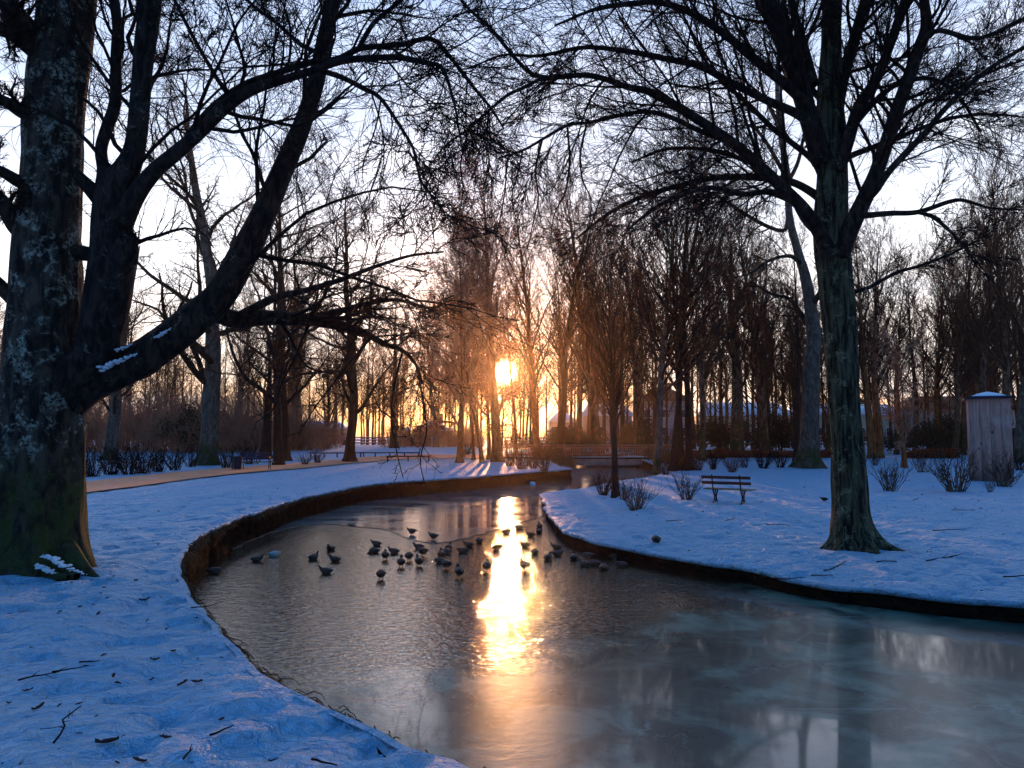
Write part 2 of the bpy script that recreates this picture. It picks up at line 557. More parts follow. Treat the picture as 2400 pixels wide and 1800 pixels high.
def wall_mat(name, c1, c2, sx=1.0):
    m, nt, b, oc = new_mat(name)
    f = noise(nt, mapping(nt, oc, (1, 1, 2.2)), 5.0 * sx, 6, 0.65, 0.5)
    f2 = noise(nt, oc, 26, 4, 0.6)
    c = mix(nt, smooth(nt, f, 0.35, 0.65), c1, c2)
    c = mix(nt, smooth(nt, f2, 0.68, 0.76, 0, 0.6), c, (0.22, 0.17, 0.13))
    nt.links.new(c, b.inputs['Base Color'])
    b.inputs['Roughness'].default_value = 0.95
    b.inputs['Specular IOR Level'].default_value = 0.05
    bump(nt, b, mth(nt, 'ADD', f, f2), 1.0, 0.05)
    return m
M['bank_left'] = wall_mat('bank_wall_brown', (0.005, 0.003, 0.002), (0.034, 0.014, 0.008))
M['bank_right'] = wall_mat('bank_wall_dark', (0.005, 0.004, 0.004), (0.030, 0.017, 0.012))

def water_mat():
    m, nt, b, oc = new_mat('half_frozen_water')
    sp = nt.nodes.new('ShaderNodeSeparateXYZ')
    nt.links.new(oc, sp.inputs[0])
    n1 = noise(nt, oc, 0.45, 5, 0.6, 0.6)
    n2 = noise(nt, oc, 1.3, 5, 0.65, 0.8)
    # front part is frozen: distance down the canal and to the right, broken up by noise
    fr = mth(nt, 'ADD', mth(nt, 'MULTIPLY', sp.outputs[0], 0.55), mth(nt, 'MULTIPLY', sp.outputs[1], -0.55))
    fr = mth(nt, 'ADD', fr, mth(nt, 'MULTIPLY', n1, 3.4))
    fr = mth(nt, 'ADD', fr, mth(nt, 'MULTIPLY', n2, 1.3))
    frozen = smooth(nt, fr, -2.9, -1.5)
    milky = mth(nt, 'MULTIPLY', frozen, mth(nt, 'MULTIPLY', smooth(nt, n2, 0.40, 0.60), smooth(nt, n1, 0.36, 0.58)))
    c = mix(nt, frozen, (0.020, 0.018, 0.010), (0.010, 0.045, 0.042))
    c = mix(nt, milky, c, (0.13, 0.21, 0.165))
    vo = nt.nodes.new('ShaderNodeTexVoronoi')
    vo.feature = 'DISTANCE_TO_EDGE'
    vo.inputs['Scale'].default_value = 0.55
    nt.links.new(mix(nt, 0.9, oc, noise(nt, oc, 1.1, 5, 0.65), 'ADD'), vo.inputs['Vector'])
    crack = mth(nt, 'MULTIPLY', smooth(nt, vo.outputs['Distance'], 0.010, 0.002), mth(nt, 'MULTIPLY', frozen, smooth(nt, n1, 0.48, 0.6)))
    c = mix(nt, mth(nt, 'MULTIPLY', crack, 0.22), c, (0.45, 0.52, 0.5))
    frost = mth(nt, 'MULTIPLY', smooth(nt, noise(nt, oc, 75, 2, 0.6), 0.66, 0.72), mth(nt, 'MULTIPLY', frozen, smooth(nt, n2, 0.42, 0.6)))
    c = mix(nt, frost, c, (0.5, 0.58, 0.55))
    nt.links.new(c, b.inputs['Base Color'])
    nt.links.new(smooth(nt, frozen, 0.0, 1.0, 1.85, 1.32), b.inputs['IOR'])
    grain = noise(nt, oc, 60, 3, 0.7)
    ro = mth(nt, 'ADD', mth(nt, 'MULTIPLY', frozen, 0.22), 0.02)
    ro = mth(nt, 'ADD', ro, mth(nt, 'MULTIPLY', mth(nt, 'MULTIPLY', n2, frozen), 0.10))
    nt.links.new(ro, b.inputs['Roughness'])
    nt.links.new(mth(nt, 'MULTIPLY', frozen, smooth(nt, n1, 0.40, 0.56, 0.8, 0.08)), b.inputs['Coat Weight'])
    b.inputs['Coat Roughness'].default_value = 0.05
    b.inputs['Coat IOR'].default_value = 1.45
    # ripples: wide flat wavelets on the open water, crackle on the ice
    r1 = noise(nt, mapping(nt, oc, (0.9, 1.1, 1)), 4.2, 2, 0.5, 0.9)
    r2 = noise(nt, mapping(nt, oc, (1.0, 1.1, 1)), 12.0, 3, 0.6, 0.8)
    open_h = mth(nt, 'ADD', mth(nt, 'MULTIPLY', r1, 0.70), mth(nt, 'MULTIPLY', r2, 0.85))
    ice_h = mth(nt, 'ADD', mth(nt, 'MULTIPLY', n2, 0.20), mth(nt, 'ADD', mth(nt, 'MULTIPLY', grain, 0.035), mth(nt, 'MULTIPLY', r2, 0.12)))
    h = nt.nodes.new('ShaderNodeMix')
    h.data_type = 'FLOAT'
    nt.links.new(frozen, h.inputs[0])
    nt.links.new(open_h, h.inputs[2])
    nt.links.new(ice_h, h.inputs[3])
    bump(nt, b, h.outputs[0], 1.0, 0.0125)
    return m
M['water'] = water_mat()

def ice_mat():
    m, nt, b, oc = new_mat('thin_ice')
    n1 = noise(nt, mapping(nt, oc, (0.35, 1.0, 1)), 1.2, 5, 0.6, 0.6)
    n2 = noise(nt, oc, 9.0, 4, 0.6, 0.4)
    c = mix(nt, smooth(nt, n1, 0.35, 0.65), (0.10, 0.11, 0.11), (0.22, 0.22, 0.20))
    nt.links.new(c, b.inputs['Base Color'])
    b.inputs['IOR'].default_value = 1.6
    nt.links.new(smooth(nt, n1, 0.3, 0.7, 0.05, 0.18), b.inputs['Roughness'])
    bump(nt, b, mth(nt, 'ADD', n1, mth(nt, 'MULTIPLY', n2, 0.06)), 1.0, 0.008)
    return m
M['ice'] = ice_mat()

# ------------------------------------------------------------------ the canal's outline
def ev(v):
    return at_z(v[0] * 1.085, v[1] * 1.085, v[2])[:2]
left_px = [(1000, 1659), (930, 1627), (850, 1592), (760, 1548), (690, 1520), (600, 1466), (530, 1420), (480, 1376), (448, 1340), (412, 1300), (388, 1264),
           (382, 1232), (394, 1195), (420, 1165), (460, 1140), (500, 1125), (560, 1103), (640, 1077), (720, 1060), (800, 1046), (900, 1037), (1000, 1030),
           (1100, 1022), (1170, 1017)]
Lb = [(14, -22, .6), (6.5, -6, .6), (3.2, -0.5, .6), (1.3, 2.0, .6), (0.35, 3.1, .6)] + [tuple(ev((u, v, 0.6))) + (0.6,) for u, v in left_px] + \
     [(3.0, 41.3, .6), (3.1, 42.5, .6), (2.6, 50, .62), (2.9, 60, .68), (3.2, 72, 0.8), (2, 88, 0.9), (-1, 104, 0.9)]
right_px = [(1180, 1078), (1178, 1088), (1182, 1100), (1192, 1120), (1215, 1141), (1250, 1158), (1300, 1172), (1400, 1191), (1500, 1209), (1600, 1226), (1700, 1244),
            (1800, 1262), (1900, 1275), (2000, 1285), (2100, 1293), (2212, 1302)]
Rb = [(2.5, 106, 0.9), (6, 90, 0.9), (8.6, 74, 0.8), (9.6, 60, 0.68), (9.2, 50, .45), (8.0, 41.5, .32), (5.0, 35.6, .28), (3.0, 31.2, .25), (1.7, 29.2, .25), (1.05, 27.6, .25)] + \
     [tuple(ev((u, v, 0.25))) + (0.25,) for u, v in right_px[1:]] + [(9.5, 7.6, .25), (14, 6.0, .25), (24, 4.0, .25), (46, 2.0, .25), (80, 0, .25)]
Lb, Rb = np.array(Lb), np.array(Rb)
def shore_resample(Pts, step=0.12):
    L = np.linalg.norm(np.diff(Pts[:, :2], axis=0), axis=1).sum()
    Q = catmull(Pts, int(L / step))
    t = np.gradient(Q[:, :2], axis=0)
    t /= np.linalg.norm(t, axis=1, keepdims=True)
    k = np.arange(len(Q)) * step
    w = 0.10 * (vnoise(k / 1.1, k * 0, 61) - 0.5) + 0.06 * (vnoise(k / 0.35, k * 0, 62) - 0.5)
    Q[:, :2] += np.stack([t[:, 1], -t[:, 0]], 1) * w[:, None]
    Q[:, 2] += 0.03 * (vnoise(k / 0.6, k * 0, 63) - 0.5)
    return Q
LbS, RbS = shore_resample(Lb), shore_resample(Rb)
shoreS = np.vstack([LbS, RbS])
poly = np.vstack([LbS[:, :2], RbS[:, :2], [(80, -22)]])
nL = len(LbS)

def inside_poly(x, y):
    c = np.zeros(x.shape, bool)
    px, py = poly[:, 0], poly[:, 1]
    qx, qy = np.roll(px, -1), np.roll(py, -1)
    for a, b_, c_, d in zip(px, py, qx, qy):
        if b_ == d:
            continue
        m = (b_ > y) != (d > y)
        c ^= m & (x < (c_ - a) * (y - b_) / (d - b_) + a)
    return c

def nearest_shore(x, y):
    """distance to, and index of, the nearest shore sample"""
    P = np.stack([x.ravel(), y.ravel()], 1)
    dist = np.empty(len(P))
    idx = np.empty(len(P), int)
    S2 = shoreS[:, :2]
    for i in range(0, len(P), 4000):
        d2 = ((P[i:i + 4000, None] - S2[None]) ** 2).sum(2)
        j = d2.argmin(1)
        idx[i:i + 4000] = j
        dist[i:i + 4000] = np.sqrt(d2[np.arange(len(j)), j])
    return dist.reshape(x.shape), idx.reshape(x.shape)

def land_z(x, y, dist, idx, detail=True):
    zb = shoreS[idx, 2]
    right = idx >= nL
    zfar = np.where(right, 0.42, 0.6)
    w = np.exp(-dist / np.where(right, 3.0, 6.0))
    z = zb * w + zfar * (1 - w) + 0.62 * sstep(y, 52, 82) * (1 - w) * 1.0
    z = z + 0.9 * sstep(y, 120, 330)
    z += 0.05 * (vnoise(x / 2.7, y / 2.7, 3) - 0.5) * (1 - w * 0.6)
    if detail:
        near = sstep(-np.hypot(x, y), -45, -6)
        lump = vnoise(x / 0.42, y / 0.42, 5) - 0.5
        lump2 = vnoise(x / 0.19 + 7, y / 0.19, 6) - 0.5
        pit = sstep(vnoise(x / 0.25 + 3, y / 0.25 + 9, 8), 0.60, 0.80)
        z += (0.065 * lump + 0.036 * lump2 - 0.050 * pit) * (0.35 + 0.65 * near) * np.minimum(1, dist / 0.10)
    return z

def ground_h(x, y):
    xx, yy = np.array([float(x)]), np.array([float(y)])
    d, i = nearest_shore(xx, yy)
    return float(land_z(xx, yy, d, i)[0])

def build_ground():
    def axis(fine0, fine1, step, lo, hi, g=1.07, cap=6.0):
        a = list(np.arange(fine0, fine1, step))
        s = step
        x = a[-1]
        while x < hi:
            s = min(s * g, cap + abs(x) * 0.05)
            x += s
            a.append(x)
        s = step
        x = fine0
        b_ = []
        while x > lo:
            s = min(s * g, cap + abs(x) * 0.05)
            x -= s
            b_.append(x)
        return np.array(b_[::-1] + a)
    xs = axis(-8, 9, 0.065, -420, 420)
    ys = axis(2.5, 16, 0.065, -40, 420, 1.012)
    X, Y = np.meshgrid(xs, ys)
    dist, idx = nearest_shore(X, Y)
    ins = inside_poly(X, Y)
    Z = land_z(X, Y, dist, idx)
    # grid corners just inside the water slide onto the bank's edge
    sx = np.where(ins, shoreS[idx, 0], X)
    sy = np.where(ins, shoreS[idx, 1], Y)
    Z = np.where(ins, shoreS[idx, 2], Z)
    near_in = ~ins & (dist < 0.03)
    ny, nx = X.shape
    I = np.arange(ny * nx).reshape(ny, nx)
    q = np.stack([I[:-1, :-1], I[:-1, 1:], I[1:, 1:], I[1:, :-1]], -1).reshape(-1, 4)
    fi = ins.ravel()
    q = q[~fi[q].all(1)]
    V = np.stack([sx.ravel(), sy.ravel(), Z.ravel()], 1)
    used = np.zeros(len(V), bool)
    used[q] = True
    remap = np.cumsum(used) - 1
    A = Acc()
    A.add(V[used], remap[q])
    # rounded snow lip along both banks
    for Sx, sgn in ((LbS, 1), (RbS, 1)):
        C = Sx[:, :2]
        t = np.gradient(C, axis=0)
        t /= np.linalg.norm(t, axis=1, keepdims=True)
        nrm = np.stack([t[:, 1], -t[:, 0]], 1)      # towards the water
        rows = []
        wob = 0.012 * (vnoise(np.arange(len(C)) * 0.35, np.zeros(len(C)), 11) - 0.3)
        for off, dz in ((-0.05, -0.004), (-0.01, 0.002), (0.012, -0.008), (0.02, -0.03), (0.01, -0.06), (-0.04, -0.08)):
            rows.append(np.c_[C + nrm * (off + wob[:, None]), Sx[:, 2] + dz])
        Vv = np.stack(rows, 1)
        n, k = Vv.shape[:2]
        J = np.arange(n * k).reshape(n, k)
        A.add(Vv.reshape(-1, 3), np.stack([J[:-1, :-1], J[1:, :-1], J[1:, 1:], J[:-1, 1:]], -1).reshape(-1, 4))
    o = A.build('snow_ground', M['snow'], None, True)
    tag(o, kind='structure')
build_ground()

# deep canal bed under everything so that no gap shows below the ice
o = Acc().add(np.array([(-30, -40, 0), (90, -40, 0), (90, 120, 0), (-30, 120, 0)], float), np.array([[0, 1, 2, 3]])).build('water', M['water'])
tag(o, kind='structure')

def ice_sheet():
    low = [(545, 1290), (600, 1262), (660, 1243), (744, 1229), (850, 1236), (905, 1243), (955, 1262), (993, 1271), (1030, 1272), (1069, 1267), (1120, 1254), (1196, 1232), (1240, 1219), (1283, 1206)]
    L = np.array([at_z(u, v, 0.0)[:2] for u, v in low])
    up = np.array([(1.3, 27.5), (3, 31.5), (5, 36), (8.5, 42), (9.5, 50), (9.8, 60), (8.8, 75), (0, 75), (0, 43.5), (-3, 39.5), (-7, 33), (-9.5, 27), (-9.5, 22), (-7.2, 17.5)])
    Ls = catmull(L, 90)
    Ls += 0.10 * (np.stack([vnoise(np.arange(90) * 0.6, np.zeros(90), 3), vnoise(np.arange(90) * 0.6, np.ones(90), 5)], 1) - 0.5)
    P = np.vstack([Ls, up])
    import bmesh
    bm = bmesh.new()
    f = bm.faces.new([bm.verts.new((x, y, 0.012)) for x, y in P])
    ex = bmesh.ops.extrude_face_region(bm, geom=[f])
    for v in ex['geom']:
        if isinstance(v, bmesh.types.BMVert):
            v.co.z = 0.002
    bmesh.ops.recalc_face_normals(bm, faces=bm.faces)
    me = bpy.data.meshes.new('ice_sheet')
    bm.to_mesh(me)
    bm.free()
    me.materials.append(M['ice'])
    tag(link('ice_sheet', me), kind='structure')
ice_sheet()

def bank_wall(Sx, name, mat, label, rough, step_rows=7, slope=0.06):
    C = Sx[:, :2]
    n = len(C)
    t = np.gradient(C, axis=0)
    t /= np.linalg.norm(t, axis=1, keepdims=True)
    nrm = np.stack([t[:, 1], -t[:, 0]], 1)
    s = np.r_[0, np.cumsum(np.linalg.norm(np.diff(C, axis=0), axis=1))]
    rows = []
    for k in range(step_rows):
        f = k / (step_rows - 1)
        z = Sx[:, 2] - 0.045 - f * (Sx[:, 2] + 0.30)
        bulge = rough * (vnoise(s / 0.28, np.full(n, k * 0.9), 21) - 0.6) + rough * 0.6 * (vnoise(s / 0.11, np.full(n, k * 1.7), 22) - 0.5)
        rows.append(np.c_[C + nrm * (-0.05 + f * slope + bulge)[:, None], z])
    back_ = np.c_[C - nrm * 0.35, Sx[:, 2] - 0.34]
    V = np.stack([back_] + rows, 1)
    k = V.shape[1]
    J = np.arange(n * k).reshape(n, k)
    o = Acc().add(V.reshape(-1, 3), np.stack([J[:-1, :-1], J[:-1, 1:], J[1:, 1:], J[1:, :-1]], -1).reshape(-1, 4)).build(name, mat, None, True)
    tag(o, label, 'wall')
    return o
bank_wall(LbS, 'retaining_wall', M['bank_left'], 'brown ragged retaining wall below the snow of the curving left bank', 0.09)
bank_wall(RbS, 'retaining_wall', M['bank_right'], 'black stone retaining wall along the edge of the right bank', 0.05)

# a bright lip where the ice meets the tip of the right bank
def overlay(pts_px, z, width_px_pairs, name, mat, n=60, lift=0.02):
    top = catmull(np.array([at_z(u, v, z)[:2] for u, v in pts_px]), n)
    bot = catmull(np.array([at_z(u, v, z)[:2] for u, v in width_px_pairs]), n)
    rows = []
    for f in np.linspace(0, 1, 9):
        P = top * (1 - f) + bot * f
        d, i = nearest_shore(P[:, 0], P[:, 1])
        rows.append(np.c_[P, land_z(P[:, 0], P[:, 1], d, i, False) + lift])
    V = np.stack(rows, 1)
    k = V.shape[1]
    J = np.arange(n * k).reshape(n, k)
    o = Acc().add(V.reshape(-1, 3), np.stack([J[:-1, :-1], J[:-1, 1:], J[1:, 1:], J[1:, :-1]], -1).reshape(-1, 4)).build(name, mat, None, True)
    return tag(o, kind='structure')
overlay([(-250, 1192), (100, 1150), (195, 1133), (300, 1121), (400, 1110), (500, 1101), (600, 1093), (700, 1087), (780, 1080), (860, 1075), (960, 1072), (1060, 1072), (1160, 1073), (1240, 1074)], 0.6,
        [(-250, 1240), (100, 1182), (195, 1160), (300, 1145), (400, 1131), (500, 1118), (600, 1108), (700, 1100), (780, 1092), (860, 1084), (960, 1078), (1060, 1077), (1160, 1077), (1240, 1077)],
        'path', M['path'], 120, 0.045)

# ------------------------------------------------------------------ trees
def grow(P, Rr, n, g, ang=(0.6, 1.1), ln=(0.25, 0.45), K=6, tmin=0.15, tmax=1.0, up=0.05, wig=0.12, rfac=0.6, rmin=0.004, taper=0.6, maxr=9, lenabs=None, keep=1.0):
    B, Kp = P.shape[:2]
    L = np.linalg.norm(np.diff(P, axis=1), axis=2).sum(1)
    t = tmin + (tmax - tmin) * (np.arange(n)[None] + g.random((B, n))) / n
    f = np.clip(t * (Kp - 1), 0, Kp - 1.001)
    k = f.astype(int)
    u = (f - k)[..., None]
    bi = np.arange(B)[:, None]
    pos = P[bi, k] * (1 - u) + P[bi, k + 1] * u
    tan = P[bi, k + 1] - P[bi, k]
    rad = Rr[bi, k] * (1 - u[..., 0]) + Rr[bi, k + 1] * u[..., 0]
    tt = t.ravel()
    pos, tan, rad = pos.reshape(-1, 3), tan.reshape(-1, 3), rad.ravel()
    if lenabs is None:
        length = np.repeat(L, n) * g.uniform(ln[0], ln[1], B * n) * (1 - taper * tt)
    else:
        length = g.uniform(lenabs[0], lenabs[1], B * n) * (1 - taper * tt)
    if keep < 1:
        kk = g.random(len(pos)) < keep
        pos, tan, rad, length = pos[kk], tan[kk], rad[kk], length[kk]
    N = len(pos)
    tan /= np.linalg.norm(tan, axis=1, keepdims=True) + 1e-9
    perp = np.cross(tan, g.normal(size=(N, 3)))
    perp /= np.linalg.norm(perp, axis=1, keepdims=True) + 1e-9
    a = g.uniform(ang[0], ang[1], N)[:, None]
    d = np.cos(a) * tan + np.sin(a) * perp
    d /= np.linalg.norm(d, axis=1, keepdims=True)
    Q = np.empty((N, K, 3))
    Q[:, 0] = pos
    st = (length / (K - 1))[:, None]
    for i in range(1, K):
        d = d + wig * g.normal(size=(N, 3)) + np.array([0, 0, up])
        d /= np.linalg.norm(d, axis=1, keepdims=True)
        Q[:, i] = Q[:, i - 1] + d * st
    r0 = np.clip(rad * rfac, rmin, maxr)
    Rc = r0[:, None] * (1 - 0.8 * np.linspace(0, 1, K)[None] ** 0.9)
    Rc = np.maximum(Rc, rmin * 0.75)
    return Q, Rc

def join_levels(levels):
    A = Acc()
    for Q, Rc, S in levels:
        V, F = tubes(Q, Rc, S)
        A.add(V, F)
    return A

def rough_trunk(C, Rr, n, S, seed, flare=0.0, flare_h=0.6, rid=0.05, lobes=5, burr=0.04):
    """knobbly tapered trunk along control points C with radii Rr"""
    D = catmull(np.c_[C, Rr], n)
    P, r = D[:, :3], D[:, 3]
    s = np.r_[0, np.cumsum(np.linalg.norm(np.diff(P, axis=0), axis=1))]
    th = np.linspace(0, 2 * math.pi, S, endpoint=False)
    TH, SS = np.meshgrid(th, s)
    rad = 1 + rid * (vnoise(TH * lobes * 1.3 + 50, SS * 0.7 + 9, seed) - 0.5) * 2
    rad += burr * (vnoise(np.cos(TH) * 2.5 + 30 + SS * 0.5, np.sin(TH) * 2.5 + SS * 2.2 + 30, seed + 1) - 0.5) * 2
    if flare:
        fl = np.exp(-SS / flare_h)
        rad += flare * fl * (0.35 + 0.65 * (0.5 + 0.5 * np.cos(TH * lobes + seed)) ** 1.6)
    return tubes(P[None], r[None], S, rad[None])

def px_limb(pts, Y0, Y1, K, wfac=1.0):
    """pts: (u, v, width) in photo pixels -> centre line and radii at depth Y0..Y1"""
    n = len(pts)
    D = []
    for i, (u, v, w) in enumerate(pts):
        Y = Y0 + (Y1 - Y0) * i / (n - 1)
        D.append(np.r_[at_y(u, v, Y), px_r(w, Y) * wfac])
    return catmull(np.array(D), K)

# ---- the great tree at the left edge
gl = np.random.default_rng(11)
LT = empty('bare_tree', (-6.25, 10.0, 0.6))
tag(LT, 'huge old tree with lichen-spotted bark filling the left edge, one limb arching over the canal', 'tree')
def lt(x):
    return np.asarray(x) - np.array([-6.25, 10.0, 0.6])
tr = [(62, 1365, 262), (72, 1300, 232), (80, 1230, 205), (88, 1100, 192), (98, 950, 186), (105, 800, 165), (110, 600, 146), (115, 500, 140), (123, 350, 130), (132, 200, 130), (158, 0, 120), (170, -150, 110), (180, -400, 95), (190, -750, 60)]
D = np.array([np.r_[at_y(u, v, 10.0), px_r(w, 10.0)] for u, v, w in tr])
V, F = rough_trunk(D[:, :3], D[:, 3], 150, 64, 3, 0.55, 0.35, 0.05, 6, 0.07)
link('trunk', mesh_np('trunk', lt(V), F, M['bark_big']), LT)
left_limbs = [
    ([(150, 925, 130), (200, 895, 108), (290, 862, 86), (390, 800, 80), (470, 735, 76), (520, 690, 70), (570, 600, 66), (615, 510, 58), (662, 400, 50), (705, 300, 43), (735, 210, 40), (755, 120, 38), (781, 0, 34), (800, -120, 28), (830, -330, 18), (850, -500, 8)], 10.0, 11.2, 0),
    ([(500, 730, 46), (554, 749, 40), (627, 745, 36), (723, 750, 30), (800, 764, 24), (850, 778, 18), (900, 806, 13), (944, 822, 10), (976, 857, 7), (990, 900, 5)], 10.6, 12.5, 0),
    ([(700, 750, 20), (760, 738, 18), (803, 727, 15), (870, 710, 12), (933, 703, 9), (1009, 721, 6), (1060, 700, 4)], 11.4, 12.6, 0),
    ([(560, 742, 22), (640, 700, 18), (720, 680, 14), (800, 655, 12), (880, 625, 9), (960, 600, 7), (1040, 590, 4)], 10.8, 9.4, 0),
    ([(150, 900, 95), (205, 850, 96), (232, 800, 98), (250, 700, 106), (262, 600, 98), (265, 500, 90), (272, 440, 84), (296, 400, 62), (316, 350, 48), (327, 253, 46), (333, 169, 45), (342, 84, 49), (354, 0, 50), (375, -150, 40), (400, -400, 20)], 9.9, 9.6, 0),
    ([(262, 640, 60), (290, 600, 62), (298, 570, 50), (301, 552, 40), (303, 545, 22)], 9.7, 9.6, 0),
    ([(240, 460, 40), (243, 401, 31), (237, 350, 28), (253, 295, 28), (270, 240, 27), (272, 127, 24), (275, 63, 23), (268, 0, 24), (255, -120, 18), (240, -300, 8)], 9.9, 9.9, 0),
    ([(170, 590, 40), (215, 596, 36), (250, 600, 40)], 10.0, 9.9, 0),
    ([(165, 395, 30), (200, 430, 32), (240, 470, 46)], 10.0, 9.9, 0),
    ([(285, 520, 56), (320, 455, 44), (363, 401, 36), (422, 350, 33), (473, 305, 30), (527, 250, 32), (591, 210, 26), (675, 183, 20), (734, 165, 18), (800, 143, 17), (872, 136, 15), (939, 135, 14), (1000, 148, 12), (1036, 160, 10), (1062, 232, 6), (1074, 295, 5), (1084, 360, 3)], 9.7, 8.6, 0),
    ([(440, 320, 18), (500, 250, 17), (570, 200, 16), (640, 175, 16), (720, 148, 16), (790, 139, 16), (842, 114, 15), (900, 108, 14), (948, 103, 13), (1011, 91, 11), (1053, 131, 10), (1095, 186, 9), (1150, 253, 7), (1180, 300, 4)], 9.6, 9.2, 0),
    ([(842, 112, 13), (862, 75, 12), (884, 46, 11), (940, 0, 10), (990, -60, 8), (1060, -160, 4)], 9.25, 8.8, 0),
    ([(735, 160, 15), (800, 181, 13), (851, 207, 12), (893, 232, 10), (948, 312, 8), (969, 350, 7), (980, 400, 6), (992, 435, 5), (1020, 470, 4), (1045, 506, 3)], 9.3, 8.6, 0),
    ([(530, 215, 12), (500, 170, 10), (455, 90, 9), (410, 0, 8), (380, -90, 5)], 9.5, 9.0, 0),
    ([(745, 125, 12), (700, 100, 11), (650, 55, 9), (590, 10, 8), (540, -50, 5)], 10.9, 11.2, 0),
    ([(120, 130, 70), (84, 95, 62), (50, 55, 58), (20, 10, 48), (-20, -60, 40), (-80, -200, 25)], 10.0, 9.2, 0),
    ([(110, 140, 50), (60, 100, 42), (20, 75, 34), (-30, 60, 28), (-120, 20, 18)], 10.0, 9.0, 0),
    ([(100, 275, 40), (55, 262, 34), (15, 240, 26), (-40, 215, 22), (-120, 190, 14)], 10.0, 8.8, 0),
    ([(90, 440, 36), (45, 425, 32), (10, 405, 26), (-40, 380, 20), (-120, 330, 12)], 10.0, 9.0, 0),
    ([(80, 560, 52), (42, 530, 46), (10, 480, 36), (-30, 440, 28), (-100, 400, 16)], 10.0, 9.2, 0),
    ([(60, 720, 40), (20, 690, 34), (-20, 650, 26), (-80, 620, 18)], 10.0, 9.5, 0),
]
limb_lv1 = []
for pts, a, b_, _ in left_limbs:
    Dl = px_limb(pts, a, b_, 60)
    big = pts[0][2] > 44
    V, F = rough_trunk(Dl[:, :3], Dl[:, 3], 110 if big else 60, 32 if big else 12, 5 + len(limb_lv1), 0, 1, 0.04, 5, 0.06)
    link('limb', mesh_np('limb', lt(V), F, M['bark_limb' if len(pts) > 3 or not big else 'bark_big']), LT)
    if len(pts) > 4 and pts[0][2] < 90 or len(pts) > 13:
        limb_lv1.append(catmull(Dl, 16))
LV = np.array(limb_lv1)
P1, R1 = LV[..., :3], LV[..., 3]
P2, R2 = grow(P1, R1, 18, gl, (0.5, 1.2), (0.20, 0.50), 10, 0.22, 1.0, 0.015, 0.16, 0.38, 0.009, 0.35, 0.035)
P3, R3 = grow(P2, R2, 12, gl, (0.4, 1.0), (0.30, 0.60), 7, 0.12, 1.0, 0.0, 0.13, 0.55, 0.0050, 0.5, 0.010)
P4, R4 = grow(P3, R3, 9, gl, (0.4, 0.9), (0.35, 0.70), 4, 0.15, 1.0, 0.02, 0.16, 0.7, 0.0040, 0.4, 0.006)
# long drooping sprays below the arching limb
dr = np.array([catmull(px_limb(p, 10.8, 11.4, 30), 16) for p in (
    [(976, 857, 6), (990, 930, 5), (1000, 1010, 4), (985, 1080, 3), (1000, 1150, 2)],
    [(944, 822, 6), (925, 900, 5), (918, 980, 4), (930, 1060, 3), (945, 1120, 2)],
    [(870, 790, 6), (820, 850, 5), (780, 900, 4), (735, 960, 3), (700, 1020, 2)],
    [(723, 760, 7), (690, 840, 5), (660, 900, 4), (640, 960, 3), (600, 990, 2)],
    [(893, 232, 5), (880, 300, 4), (852, 380, 3), (850, 410, 2), (852, 430, 2)],
    [(870, 215, 5), (895, 300, 4), (900, 370, 3), (893, 405, 2), (893, 425, 2)])])
P3b, R3b = grow(dr[..., :3], dr[..., 3], 10, gl, (0.4, 1.0), (0.12, 0.30), 6, 0.2, 1.0, -0.05, 0.22, 0.6, 0.005, 0.3, 0.01)
P4b, R4b = grow(P3b, R3b, 5, gl, (0.4, 1.0), (0.3, 0.6), 4, 0.2, 1.0, -0.02, 0.22, 0.7, 0.004, 0.3, 0.006)
A = join_levels([(P2, R2, 6), (P3, R3, 4), (P4, R4, 3), (dr[..., :3], dr[..., 3], 6), (P3b, R3b, 4), (P4b, R4b, 3)])
link('crown', mesh_np('crown', lt(np.concatenate(A.V)), A.F, M['twig']), LT)
# a few curled leaves and beech husks that stayed on the twigs
def leaflets(C, g, size, mat, name, parent, off):
    N = len(C)
    a = g.normal(size=(N, 3)); a /= np.linalg.norm(a, axis=1, keepdims=True)
    b_ = np.cross(a, g.normal(size=(N, 3))); b_ /= np.linalg.norm(b_, axis=1, keepdims=True)
    s = size * g.uniform(0.6, 1.3, N)[:, None]
    c_ = np.cross(a, b_)
    V = np.stack([C - a * s, C + b_ * s * .6 + c_ * s * .2, C + a * s, C - b_ * s * .6 + c_ * s * .2], 1).reshape(-1, 3) - off
    i = np.arange(N)[:, None] * 4
    return link(name, mesh_np(name, V, np.concatenate([i + [0, 1, 2], i + [0, 2, 3]]), mat), parent)
sel = gl.choice(len(P4), 900, replace=False)
leaflets(P4[sel, -1], gl, 0.022, M['dead_leaf'], 'leaves', LT, np.array([-6.25, 10.0, 0.6]))
# snow lying on the great limb
def limb_snow(px, Y, w, parent, off, name='snow_patch'):
    """ragged snow: many small flattened heaps running into each other along the bark"""
    g = np.random.default_rng(int(px[0][0] * 7 + px[0][1]))
    C = catmull(np.array([at_y(u, v, Y) for u, v in px]), 60)
    A = Acc()
    for i in range(60):
        t = i / 59
        k = t ** 0.3 * (1 - t) ** 0.8 * 1.7
        r = w * (0.12 + 0.5 * k * g.uniform(0.3, 1.0))
        c = C[i] + np.array([g.normal() * 0.01, g.uniform(-1.2, 0.6) * w * k, g.uniform(-0.55, 0.12) * w * k])
        A.ball(c - off, (r * g.uniform(0.6, 1.2), r * 1.3, r * g.uniform(0.35, 0.7)), 8, 6)
    return A.build(name, M['snow_soft'], parent, True)
OFF = np.array([-6.25, 10.0, 0.6])
limb_snow([(192, 868), (225, 864), (262, 852), (300, 836), (322, 828)], 9.80, 0.085, LT, OFF)
